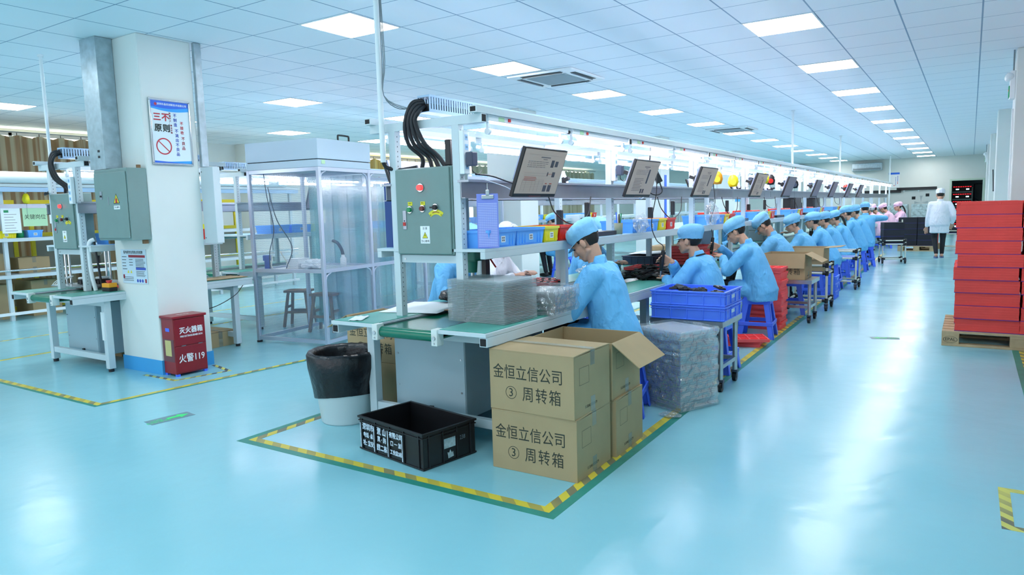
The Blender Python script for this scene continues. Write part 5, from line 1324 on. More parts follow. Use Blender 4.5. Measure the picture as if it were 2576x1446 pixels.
def pencup(loc, label):
    t = thing('tool_cup', label, 'cup', loc)
    MB().lathe([(0, .002), (.032, 0), (.036, .09), (.034, .09), (.030, .004), (0, .004)], n=20).build('cup', mat('olive_mesh', '8C927C', .6), t)
    r = random.Random(5)
    for k in range(5): MB().cyl((r.uniform(-.012, .012), r.uniform(-.012, .012), .006), (r.uniform(-.026, .026), r.uniform(-.026, .026), .13+r.uniform(0, .05)), .005, n=8).build('tool', (M['green_btn'], M['yellow'], M['cream'], M['blue_stool'], M['black'])[k], t)
pencup((-2.39, 5.27, 1.169), 'olive cup of tools on the shelf beside the second right post')
def balancer(y, z, cols, label, x=-2.36):
    t = thing('tool_balancer', label, 'tool balancer', (x, y, z), .3, 'tool balancers hung from the top rail')
    MB().lathe([(0, -.055), (.045, -.05), (.062, -.0), (.055, .05), (.03, .085), (0, .09)], n=18, M=Matrix.Scale(.55, 4, (0, 1, 0))).build('casing', M[cols[0]], t)
    MB().cyl((0, -.036, 0), (0, -.026, 0), .034, n=16).build('cover', M[cols[1]], t)
    MB().cyl((0, 0, .085), (0, 0, 1.925-z if z < 1.8 else .1), .004).tube([(0, 0, .09), (.02, 0, .11), (0, 0, .13), (-.02, 0, .11), (0, 0, .09)], .004, 6).build('hook', M['white_pl'], t)
    MB().cyl((0, 0, -.05), (0, 0, -.22), .002).build('cord', M['grey_pl'], t)
for a in ((7.82, 1.66, ('orange', 'yellow'), 'yellow tool balancer between the third and fourth monitors, nearer one'), (8.45, 1.64, ('yellow_bin', 'yellow'), 'yellow tool balancer between the third and fourth monitors, farther one'),
          (9.95, 1.70, ('yellow_bin', 'green_btn'), 'yellow and green tool balancer right of the fourth monitor'), (10.3, 1.69, ('black', 'red_btn'), 'black and red tool balancer right of the fourth monitor'), (11.9, 1.66, ('black', 'slate'), 'black tool balancer between the fifth and sixth monitors'), (17.4, 1.66, ('red_bin', 'black'), 'red tool balancer near the last monitors')): balancer(*a)
def meter():
    t = thing('screwdriver_controller', 'black controller box hung tilted right of the second monitor', 'controller', (-2.34, 5.97, 1.655), (0, .0, .6))
    R = Matrix.Rotation(-.45, 4, 'Y')
    MB().box(-.028, .028, -.018, .018, -.07, .07, 0, R).build('case', M['black'], t, bev=.004); MB().box(-.018, .018, -.0195, -.018, .015, .045, 0, R).build('display', M['paper'], t)
    MB().tube([(.03, 0, -.06), (.05, 0, -.14), (.0, 0, -.17), (-.07, 0, -.13), (-.09, 0, .02), (-.06, 0, .12), (-.05, 0, .25)], .006, 8).build('cord', M['black'], t)
    MB().tube([(-.09, .0, .0), (-.06, .0, -.1), (-.13, 0, -.2), (-.16, 0, -.15), (-.09, 0, -.07), (-.09, 0, .1)], .005, 6).build('cord', M['white_pl'], t)
meter()
def driver(loc, rot, path, label, tip=.17):
    t = thing('electric_screwdriver', label, 'screwdriver', loc, rot, 'black electric screwdrivers held by the workers')
    MB().lathe([(0, -.09), (.012, -.088), (.016, -.06), (.019, -.02), (.018, .05), (.015, .085), (.008, .095), (0, .096)], n=18).build('handle', M['black'], t)
    MB().cyl((0, 0, -.14), (0, 0, -.088), .006, n=10).build('bit', M['steel'], t)
    MB().tube(path, .004, 8).build('cord', M['black'], t)
    return t
driver((-2.183, 5.692, .925), (0, .12, 0), [(0, 0, .095), (-.01, .0, .13), (-.08, .02, .17), (-.15, .05, .30), (-.14, .06, .55), (-.17, .1, .72)], 'black electric screwdriver upright in the second worker\'s hand')
driver((-2.322, 7.522, .945), (0, .1, 0), [(0, 0, .095), (-.01, 0, .14), (-.05, .02, .25), (-.02, .02, .45), (-.07, .05, .66)], 'black electric screwdriver in the third worker\'s hand')
def cables():
    r = random.Random(9)
    for k in range(7):
        y = 4.2+ST*k*.97
        mb = MB().tube([(-2.42, y, 1.47), (-2.40, y+.05, 1.36), (-2.38, y+.25, 1.28+r.uniform(-.05, .05)), (-2.38, y+.5, 1.33), (-2.41, y+.62, 1.47)], .0045, 6)
        tag(mb.build('loose_cable', M['black']), 'black cable loop under the right beam of the main line, %s from near end' % ORD[k], 'cable', 'cables hanging under the beam')
    mb = MB().tube([(-2.43, 3.37, 1.60), (-2.40, 3.5, 1.59), (-2.38, 3.7, 1.55), (-2.33, 3.9, 1.525), (-2.28, 3.95, 1.53)], .005, 6); tag(mb.build('loose_cable', M['black']), 'black cable sagging across the beam to the nearest monitor', 'cable')
    mb = MB().tube([(-2.42, 3.45, 1.57), (-2.38, 3.6, 1.53), (-2.36, 3.72, 1.49), (-2.32, 3.85, 1.50), (-2.28, 3.9, 1.50)], .0035, 6); tag(mb.build('loose_cable', M['white_pl']), 'white cable sagging across the beam to the nearest monitor', 'cable')
cables()
def jig(loc, label):
    t = thing('assembly_jig', label, 'jig', loc)
    MB().box(-.07, .07, -.06, .06, 0, .02).box(-.045, .045, -.03, .03, .02, .12).cyl((0, 0, .12), (0, 0, .17), .016).box(-.05, -.035, .03, .05, .02, .19).build('body', M['black'], t, bev=.004); MB().cyl((.03, 0, .12), (.03, 0, .20), .006).build('handle', M['slate'], t)
jig((-2.36, 8.12, .742), 'black assembly jig on the bench in front of the third worker')
jig((-2.40, 13.7, .742), 'black assembly jig on the bench far along the main line')
# ---------------------------------------------------------------- near pillar: fuse box, notices, poster
def fuse_box():
    t = thing('fuse_box', 'grey green fuse box on the near pillar with a yellow warning triangle', 'fuse box', (-6.56, 3.30, 1.215))
    g = M['panel_grey']; W, H, D = .535, .62, .172
    MB().box(0, W, 0, D, 0, H).build('enclosure', g, t, bev=.005); MB().box(.012, W-.012, -.012, -.001, .02, H-.03).build('door', g, t, bev=.004)
    MB().box(.10, .135, -.016, -.012, .36, .43).box(.11, .128, -.024, -.016, .38, .395, 1).build('switch_lock', [M['alu'], M['black']], t)
    MB().box(.225, .235, -.014, -.012, .31, .38).build('key_plate', M['alu'], t)
    hazard_triangle(t, (.36, -.0128, .32), .10, 'bolt'); MB().box(.345, .375, -.0142, -.0136, .325, .36).build('symbol_ground', M['red_btn'], t)
    p = MB().box(.312, .408, -.0128, -.012, .27, .302).build('sticker', M['paper'], t); text('lettering', '当心触电', .02, M['ink'], t, (.36, -.0131, .286), R_FRONT, .0002)
    MB().box(.03, .06, .06, .10, -.035, 0).box(W-.06, W-.03, .12, .16, -.035, 0).build('brackets', M['wood'], t); MB().box(W-.06, W-.04, .12, .15, H, H+.03).build('hinge_lug', M['wood'], t)
fuse_box()
def side_cover():
    t = thing('metal_side_cover', 'tall pale grey metal cover on the back edge of the near pillar', 'cabinet', (-6.022, 3.985, 1.155))
    MB().box(0, .19, 0, .075, 0, .70).build('body', M['steel_paint'], t, bev=.004)
    MB().cyl((.02, -.002, .05), (.02, 0, .05), .005).cyl((.02, -.002, .66), (.02, 0, .66), .005).build('screws', M['black'], t)
side_cover()
def notice():
    t = thing('safety_notice', 'white safety notice sheet on the near pillar under the fuse box', 'notice', (-6.345, 3.4745, .97))
    MB().box(-.205, .205, -.004, 0, -.155, .155).build('board', mat('pale_notice', 'C6D8E4', .5), t)
    text('lettering', '配电柜安全风险点告知牌', .03, M['ink'], t, (0, -.0045, .127), R_FRONT, .0002, sx=.95, heavy=.0006)
    y = -.0044; mb = MB(); r = random.Random(2)
    mb.box(-.08, .0, y-.0004, y, .082, .104, 1).box(.0, .19, y-.0004, y, .082, .104, 1).box(.03, .19, y-.0004, y, -.03, -.008, 2)
    for k in range(7): mb.box(.03, .19-r.uniform(0, .03), y-.0004, y, .065-k*.012, .069-k*.012)
    for k in range(6): mb.box(.03, .19-r.uniform(0, .05), y-.0004, y, -.043-k*.009, -.040-k*.009)
    for k in range(5): mb.box(-.19, -.10-r.uniform(0, .03), y-.0004, y, .085-k*.028, .090-k*.028)
    for k in range(3): mb.box(-.075, -.015, y-.0004, y, .06-k*.025, .065-k*.025)
    for k in range(3): mb.box(-.185, -.02, y-.0004, y, -.10-k*.015, -.096-k*.015)
    mb.box(-.19, -.165, y-.0004, y, -.11, -.075, 1).box(.165, .19, y-.0004, y, -.145, -.11, 1)
    mb.build('print', [M['ink'], M['dark_red_ink'], M['blue_ink']], t)
    for x in (-.10, -.05): MB().poly([(x-.016, y-.0006, -.06), (x+.016, y-.0006, -.06), (x, y-.0006, -.032)]).build('warning_symbol', M['yellow'], t)
    for x in (.045, .085, .125): MB().cyl((x, y-.0006, -.128), (x, y, -.128), .015, n=20).build('mandatory_symbol', M['blue_ink'], t)
notice()
def poster():
    # local x -> world +Y, local z up, front -> world +X
    t = thing('framed_poster', 'silver framed quality poster high on the near pillar, white with a blue header', 'poster', (-6.0235, 3.728, 2.155), PI/2)
    W, H = .385, .575
    for (a, b, c, d) in ((-W/2, W/2, -H/2, -H/2+.016), (-W/2, W/2, H/2-.016, H/2), (-W/2, -W/2+.016, -H/2+.016, H/2-.016), (W/2-.016, W/2, -H/2+.016, H/2-.016)):
        MB().box(a, b, -.016, 0, c, d).build('frame', M['chrome'], t, bev=.004)
    MB().box(-W/2+.014, W/2-.014, -.008, 0, -H/2+.014, H/2-.014).build('sheet', mat('poster_white', 'DCE8EC', .5), t)
    y = -.0085; a = -W/2+.017; b = W/2-.017; n = 16
    def wave(top, f, m, yy, nm):
        p = []
        for i in range(n+1):
            u = i/n; p.append((a+(b-a)*u, yy, f(u)))
        MB().poly([(a, yy, top), (b, yy, top)]+p[::-1]).build(nm, m, t)
    wave(H/2-.018, lambda u: H/2-.085-.022*math.sin(PI*u*.9), M['blue_hd2'], y, 'header_wave'); wave(H/2-.018, lambda u: H/2-.070-.014*math.sin(PI*u*1.1)+.006*u, M['blue_hd'], y-.0004, 'header')
    wave(-H/2+.018, lambda u: -H/2+.03+.022*max(0, u-.4), M['blue_hd2'], y, 'footer_wave'); wave(-H/2+.018, lambda u: -H/2+.036-.020*u, M['blue_hd'], y-.0004, 'footer')
    text('lettering', '深圳市晶优创新技术有限公司', .0215, M['white_ink'], t, (.022, y-.0008, H/2-.046), R_FRONT, .0002, heavy=.0005)
    MB().prism([(-.145, H/2-.048), (-.13, H/2-.032), (-.115, H/2-.048), (-.13, H/2-.064)], .0004, 0, Matrix.Translation((0, y-.001, 0))).build('emblem', M['red_ink'], t)
    def col(s, x, z, sz, m, dz):
        for k, c in enumerate(s):
            if c != ' ': text('lettering', c, sz, m, t, (x, y-.0008, z-k*dz), R_FRONT, .0002, heavy=sz*.022)
    text('lettering', '三不', .074, M['red_ink'], t, (-.085, y-.0008, .125), R_FRONT, .0002, space=1.1, heavy=.0026); text('lettering', '原则', .072, M['ink'], t, (-.082, y-.0008, .030), R_FRONT, .0002, space=1.1, heavy=.0022)
    col('质量至上', -.003, .165, .017, M['dark_red_ink'], .021); col('精益求精', .003, .06, .017, M['dark_red_ink'], .021)
    MB().box(-.012, -.0105, y-.0004, y, .0, .175).build('dotted_line', M['grey_pl'], t)
    col('不制造', .043, .150, .034, M['blue_ink'], .041); col('不流出不良品', .05, .015, .034, M['blue_ink'], .041)
    col('不接收', .103, .085, .033, M['red_ink'], .041); col('不良品', .108, -.05, .034, M['dark_red_ink'], .042)
    r = MB(); n = 40; vs = []
    for q in (.062, .073):
        for i in range(n): vs.append((-.078+q*math.cos(2*PI*i/n), y-.0006, -.125+q*math.sin(2*PI*i/n)))
    r.add(vs, [(i, (i+1) % n, n+(i+1) % n, n+i) for i in range(n)]); r.build('prohibition_ring', M['red_ink'], t)
    c, s = math.cos(.75), math.sin(.75); q = .063; e = .0045
    MB().poly([(-.078-q*c-e*s, y-.0004, -.125+q*s-e*c), (-.078+q*c-e*s, y-.0004, -.125-q*s-e*c), (-.078+q*c+e*s, y-.0004, -.125-q*s+e*c), (-.078-q*c+e*s, y-.0004, -.125+q*s+e*c)]).build('prohibition_bar', M['red_ink'], t)
poster()
def fire_box():
    t = thing('fire_extinguisher_box', 'dark red fire extinguisher box on the floor against the near pillar', 'fire box', (-5.915, 3.635, 0), -.03)
    m = M['fire_red']; w, d, H = .145, .135, .515   # local half sizes; front faces +X
    MB().box(-.095, .095, -.15, .15, .02, H).build('body', m, t, bev=.004); MB().box(-.105, .11, -.162, .162, H, H+.022).build('lid', m, t, bev=.004)
    for z0, z1 in ((.03, .265), (.272, H-.008)): MB().box(.095, .102, -.145, .145, z0, z1).build('front_panel', m, t, bev=.003)
    for y in (-.07, .09): MB().box(.1025, .105, y-.02, y+.02, .266, .271).build('hinge', M['steel'], t)
    for x in (-.08, .08):
        for y in (-.13, .13): MB().box(x-.015, x+.015, y-.015, y+.015, 0, .02).build('foot', M['blue_stool'], t)
    x = .1028; wi = M['white_ink']
    text('lettering', '灭火器箱', .062, wi, t, (x, .01, .40), R_RIGHT, .0003, sx=.9, heavy=.0015); text('lettering', 'FIRE EXTINGUISHER BOX', .0225, wi, t, (x, .01, .352), R_RIGHT, .0003, sx=.84, heavy=.0006); text('lettering', '火警119', .082, wi, t, (x, .0, .15), R_RIGHT, .0003, sx=.86, heavy=.001)
    # left flank (-y): blue grip and a worn paper label
    MB().box(-.03, .03, -.153, -.1495, .40, .43).build('grip', M['blue_stool'], t); MB().box(-.085, .085, -.152, -.150, .13, .33).build('plate', mat('worn_red_plate', '6E4048', .5), t)
    MB().box(-.05, .045, -.1535, -.152, .18, .32).build('paper_label', mat('old_yellow_paper', 'C8BC7E', .7), t)
    text('lettering', '报警电话', .03, wi, t, (.0, .0, H+.0225), (0, 0, PI/2), .0002)
fire_box()
# ---------------------------------------------------------------- left line end
def jig_table():
    t = thing('pneumatic_jig', 'bench machine with chrome rods and a raised plate on the left line', 'machine', (-7.55, 3.72, .742))
    for x in (-.20, -.12, .18, .26):
        for y in (-.18, .22): MB().cyl((x, y, .0), (x, y, .40), .011, n=12).build('rod', M['chrome'], t)
    MB().box(-.24, .30, -.24, .28, .40, .412).build('raised_plate', M['steel_paint'], t); MB().box(-.28, .32, -.30, .30, .0, .012).build('base_plate', M['steel'], t)
    for x, y in ((-.04, -.08), (.10, .02)):
        MB().lathe([(0, .06), (.06, .06), (.065, .07), (.06, .08), (0, .08)], (x, y, 0), 24).build('turntable', M['paper'], t)
        MB().box(x-.06, x+.06, y-.05, y+.05, .012, .055).cyl((x+.05, y-.06, .012), (x+.05, y-.06, .05), .02).build('fixture', M['black'], t)
    MB().tube([(-.15, -.2, .41), (-.1, -.22, .50), (.05, -.22, .52), (.16, -.2, .45), (.2, -.18, .41)], .005, 6).build('air_hose', M['grey_pl'], t)
    for k in range(3): MB().tube([(-.12+.03*k, -.18, .10), (-.2+.05*k, -.27, .06), (-.24+.04*k, -.3, .02), (-.2+.1*k, -.31, .018)], .004, 6).build('air_hose', M['white_pl'], t)
jig_table()
def estop():
    t = thing('emergency_stop_box', 'orange and black emergency stop box on the left line table', 'stop box', (-6.66, 3.40, .742), .1)
    MB().box(-.055, .055, -.04, .04, 0, .035).build('base', M['black'], t, bev=.004); MB().box(-.055, .055, -.04, .04, .035, .075).build('cover', M['orange'], t, bev=.005)
    MB().cyl((0, 0, .075), (0, 0, .088), .02, n=18).cyl((0, 0, .088), (0, 0, .10), .028, .026, n=20).build('button', M['red_btn'], t)
estop()
tag(MB().tube([(-6.83, 3.36, .745), (-6.84, 3.34, .9), (-6.83, 3.33, 1.12), (-6.80, 3.33, 1.20), (-6.78, 3.36, 1.22)], .018, 10).build('cable_sleeve', M['white_pl']), 'white bundled cable sleeve tied to the near right post of the left line', 'cable')
tag(MB().tube([(-6.80, 3.37, 1.20), (-6.79, 3.38, 1.0), (-6.79, 3.40, .76)], .010, 8).build('cable_sleeve', M['black']), 'black cable beside the white sleeve on the left line post', 'cable')
tag(MB().box(-.02, .02, -.015, 0, 0, .26).build('cable_trunking', M['white_pl'], None, (-6.62, 3.30, .30)), 'short white cable trunking on the near right leg of the left line', 'trunking')
tag(MB().box(-.18, .18, 0, .012, 0, .42).build('white_board', mat('pale_board', 'D4DCDC', .5), None, (-6.66, 3.75, 1.17)), 'pale blank board standing behind the left line control cabinet', 'board')
tag(MB().tube([(-6.56, 3.75, .66), (-6.50, 4.0, .50), (-6.5, 4.3, .47), (-6.52, 4.6, .56), (-6.56, 4.75, .66)], .004, 6).build('loose_cable', M['black']), 'black cable sagging under the left line table beyond the pillar', 'cable')
sheet('cardboard_sheet', (-6.70, 4.55, .742), 0, .3, .52, M['card'], 'brown cardboard sheet lying on the left line table beyond the pillar', 'cardboard', .008, .01, 3)
# ---------------------------------------------------------------- red stack on the pallet
def wood_pallet(loc, w, d, label, mark=True, rot=0):
    t = thing('wooden_pallet', label, 'pallet', loc, rot, None); m = M['pallet']
    for k in range(7): MB().box(0, w, k*(d-.12)/6, k*(d-.12)/6+.12, .122, .142).build('top_board', m, t, bev=.002)
    for y in (0, d/2-.05, d-.10): MB().box(0, w, y, y+.10, .0, .022).build('bottom_board', m, t, bev=.002)
    for x in (0, w/2-.07, w-.14):
        MB().box(x, x+.14, 0, d, .10, .122).build('cross_board', m, t)
        for y in (0, d/2-.05, d-.10): MB().box(x, x+.14, y+.001, y+.099, .022, .10).build('block', m, t, bev=.003)
    if mark:
        text('branded_mark', 'EPAL', .04, M['ink'], t, (.07, -.0005, .063), R_FRONT, .0003)
        n = 32; vs = [(.07+q*.058*math.cos(2*PI*i/n), -.0006, .062+q*.030*math.sin(2*PI*i/n)) for q in (1, .93) for i in range(n)]
        MB().add(vs, []); r = MB(); r.add(vs, [(i, (i+1) % n, n+(i+1) % n, n+i) for i in range(n)]); r.build('branded_ring', M['ink'], t)
    return t
wood_pallet((-.187, 7.72, 0), 1.2, 1.1, 'weathered wooden pallet with a stamped oval mark under the tall red foam stack')
def foam_block(loc, rot, label, top=False, group='red foam bundles on the pallet', proto={}):
    if top in proto: return dup(proto[top], loc, rot, label)
    t = thing('red_foam_bundle', label, 'foam bundle', loc, rot, group); w, d, h = .50, .46, .1205
    if not top:
        mb = MB().box(.002, w-.002, .002, d-.002, .0045, h-.001)
        for k in range(5): mb.box(.0008*((k*7) % 3), w-.0008*((k*5) % 3), .0008*((k*3) % 2), d, .0042+k*.0233, .0042+(k+1)*.0233-.0006)
    else:
        mb = MB().box(0, w, 0, d, .004, h-.03); e = .03
        for k in range(4): x = (w-e)*k/3; mb.box(x, x+e, 0, d, h-.03, h)
        for k in range(4): 
            y = (d-e)*k/3
            for j in range(3): x = (w-e)*j/3+e; mb.box(x, x+(w-e)/3-e, y, y+e, h-.03, h)
    mb.build('foam_sheets', M['red_foam'], t, bev=.002); MB().box(-.002, w+.002, -.002, d+.002, 0, .0042).build('purple_liner', M['purple'], t)
    proto[top] = t; return t
r_ = random.Random(12)
PL = {(0, 0): 'front left column', (1, 0): 'right column at image edge', (0, 1): 'back left column'}
for cx_, cy_ in ((0, 0), (1, 0), (0, 1)):
    for k in range(10):
        x = -.085+cx_*.508+r_.uniform(-.014, .010)-(.012 if k in (3, 4) else 0)-.0016*k; y = 7.75+cy_*.47+r_.uniform(-.01, .01)
        foam_block((x, y, .1425+.1205*k), r_.uniform(-.012, .012), 'red foam bundle on the pallet, %s, %s from the bottom' % (PL[(cx_, cy_)], ORD[k]), k == 9)
for k in range(2): foam_block((.50, 6.35, .001+.1205*k), 0.2, 'red foam bundle on the floor at the right image edge, %s one' % ('lower', 'upper')[k], False, 'red foam bundles on the floor')
# ---------------------------------------------------------------- black foam at the far end
def dark_block(loc, rot, label, m='dark_foam', w=.44, d=.40, h=.15, group='black foam bundles at the far end', proto={}):
    key = (m, w, d, h)
    if key in proto: return dup(proto[key], loc, rot, label, group)
    t = thing('foam_bundle', label, 'foam bundle', loc, rot, group)
    mb = MB().box(-w/2, w/2, -d/2, d/2, .003, h)
    for k in range(3): mb.box(-w/2-.0006, w/2+.0006, -d/2-.0006, d/2+.0006, .03+k*.035, .031+k*.035)
    mb.build('foam_sheets', M[m], t, bev=.003); MB().box(-w/2-.001, w/2+.001, -d/2-.001, d/2+.001, 0, .0032).build('purple_liner', M['purple'], t)
    proto[key] = t; return t
for k in range(3): dark_block((-1.43, 17.55, .437+.151*k), .25+.02*k, 'black foam bundle on the loaded pipe cart, %s from the bottom' % ORD[k], w=.40, d=.36)
wood_pallet((-1.62, 21.55, 0), .88, .95, 'small wooden pallet under the black foam bundles at the far end', False)
for cx_ in (0, 1):
    for k in range(5): dark_block((-1.40+.45*cx_, 21.80, .143+.151*k), .01, 'black foam bundle on the far pallet, %s column, %s from the bottom' % (('left', 'right')[cx_], ORD[k]), w=.435)
for k in range(2): dark_block((-.98, 22.9, .10+.151*k+.5*0), 0, 'red foam bundle behind the far pallet, %s one' % ('lower', 'upper')[k], 'red_foam', w=.5, group='red foam bundles behind the far pallet')
wood_pallet((-1.25, 22.6, -.0), .6, .7, 'wooden pallet under the red bundles behind the walker', False)
pipe_cart((-.42, 22.2, 0), 0, 'small cream pipe cart right of the walker near the far door', w=.36, d=.36, zs=(.10, .44, .52))
dark_block((-.42, 22.2, .462), 0, 'black foam bundle on the small cart near the far door', w=.32, d=.32)
# ---------------------------------------------------------------- far wall
def far_wall():
    t = thing('framed_poster', 'white poster with a blue header high on the far wall', 'poster', (-2.59, Y1-.012, 2.14))
    MB().box(-.19, .19, -.01, .01, -.30, .30).build('sheet', M['paper'], t); MB().box(-.19, .19, -.012, -.01, .225, .30).build('header', M['blue_hd'], t)
    mb = MB()
    for k in range(6): mb.box(.115, .14, -.0115, -.01, .13-k*.055, .165-k*.055, 0 if k > 3 else 1).box(.05, .07, -.0115, -.01, .08-k*.055, .11-k*.055, 1)
    mb.box(-.02, .04, -.0115, -.01, -.22, -.20).build('print', [M['red_ink'], M['blue_ink']], t)
    t = thing('equipment_screen', 'white equipment partition with black top beams along the far wall', 'partition', (-3.9, Y1-1.1, 0))
    MB().box(0, 2.9, 0, .04, 0, 1.72).build('panel', M['paint'], t)
    for a, b, z in ((0, 1.45, 1.66), (1.4, 2.62, 1.74)): MB().box(a+.1, b+.2, -.10, -.001, z-.02, z+.085).build('top_beam', M['black'], t)
    for x in (1.75, 2.23): MB().lathe([(.005, 0), (.03, .03), (.035, .05)], (x, -.10, 1.66), 12).cyl((x, -.10, 1.60), (x, -.10, 1.66), .005).build('spot_lamp', M['white_pl'], t)
    for x, z in ((2.07, 1.42), (2.52, 1.52)): MB().box(x-.06, x+.06, -.004, -.0005, z-.055, z+.055).build('dark_square', M['black_m'], t)
    for x, z in ((1.1, 1.2), (2.32, 1.25)):
        for dx, dz in ((.22, 0), (-.22, 0), (0, .25), (0, -.25)):
            w_ = .05; q = [(x, z), (x+dx*.5+(w_*.2 if dx == 0 else 0), z+dz*.5+(w_*.2 if dz == 0 else 0)), (x+dx+(w_ if dx == 0 else 0), z+dz+(w_ if dz == 0 else 0)), (x+dx-(w_ if dx == 0 else 0), z+dz-(w_ if dz == 0 else 0))]
            MB().poly([(a, -.002, b) for a, b in q]).build('grey_mark', mat('pale_grey_print', 'B4BEC0', .6), t)
    for k, x in enumerate((-3.5, -2.85, -2.2, -1.55)):
        o = MB(); n = 6
        for i in range(n): o.box(-.28+.01*(i % 2), .28-.012*(i % 3), -.3, .3, .0+i*.2, .195+i*.2)
        tag(o.build('wrapped_goods', mat('silver_wrap', 'A9BCBC', .3, .3, var=.35, vscale=14, bump=.9, bscale=12), None, (x, Y1-2.0, 0)), 'tall film wrapped pile before the far partition, %s from the left' % ORD[k], 'wrapped pile', 'film wrapped piles before the far partition')
far_wall()
def aging_rack():
    t = thing('test_rack', 'dark test rack with red digits and white lamps beyond the far doorway', 'rack', (-.32, Y1+1.2, 0))
    m = mat('grey_rack', '7E8A88', .5)
    for x in (-.36, .33): MB().box(x, x+.03, 0, .4, 0, 1.82).build('upright', m, t)
    MB().box(-.36, .36, 0, .4, 1.79, 1.82).build('top', m, t); MB().box(-.33, .33, .38, .4, 0, 1.79).build('back_panel', M['black_m'], t)
    for k in range(6):
        z = .18+.29*k; MB().box(-.33, .33, 0, .38, z-.05, z).build('shelf', m, t)
        d = MB()
        for i in range(8): x = -.29+.078*i; d.box(x, x+.055, -.004, 0, z+.165, z+.195)
        d.build('red_digits', M['red_led'], t)
        for x in (-.15, .19): MB().box(x-.05, x+.05, -.006, .05, z+.06, z+.105).build('white_lamp', M['white_led'], t)
        MB().box(-.33, .33, 0, .05, z+.15, z+.205).build('digit_panel', M['black'], t)
aging_rack()
MBp = MB().cyl((0, 0, 0), (0, 0, .9), .02).cyl((0, 0, .88), (.5, 0, .90), .018).cyl((0, 0, .3), (.35, 0, .05), .012)
tag(MBp.build('wall_bracket', M['slate'], None, (.10, Y1+3.5, 1.05)), 'dark bracket on the alcove wall beyond the far doorway', 'bracket')
tag(MB().cyl((0, 0, 0), (0, .9, .42), .012).build('loose_cable', M['black'], None, (.345, 16.3, 1.5)), 'short slanting black cable on the side of the second right column', 'cable')
def exit_lamp(y, label):
    t = thing('emergency_light', label, 'emergency light', (.36, y, 2.45))
    MB().box(-.05, -.001, -.05, .10, .0, .30).build('case', M['white_pl'], t, bev=.005)
    MB().box(-.06, -.05, -.045, .095, .02, .14).build('green_sign', mat('exit_green', '0E7A50', .5, emit=.3), t); MB().box(-.062, -.06, .01, .04, .09, .105).build('red_led', M['red_led'], t)
    for yy in (-.03, .08): sph_(t, (-.055, yy, .24))
    MB().cyl((-.02, .02, .30), (-.02, .02, CEIL-2.45-.001), .008).build('conduit', M['grey_pl'], t)
def sph_(t, c):
    mb = MB(); sph(mb, c, .045, 14); mb.build('lamp_head', mat('clear_lamp_head', 'DDE6EA', .1), t)
exit_lamp(9.66, 'green emergency light box high on the nearest right column'); exit_lamp(26.3, 'green emergency light high on the farthest right column')
tag(MB().box(-.016, 0, 0, .05, 0, 1.0).build('cable_trunking', M['white_pl'], None, (.359, 9.72, 1.35)), 'pale vertical trunking on the nearest right column under the emergency light', 'trunking')
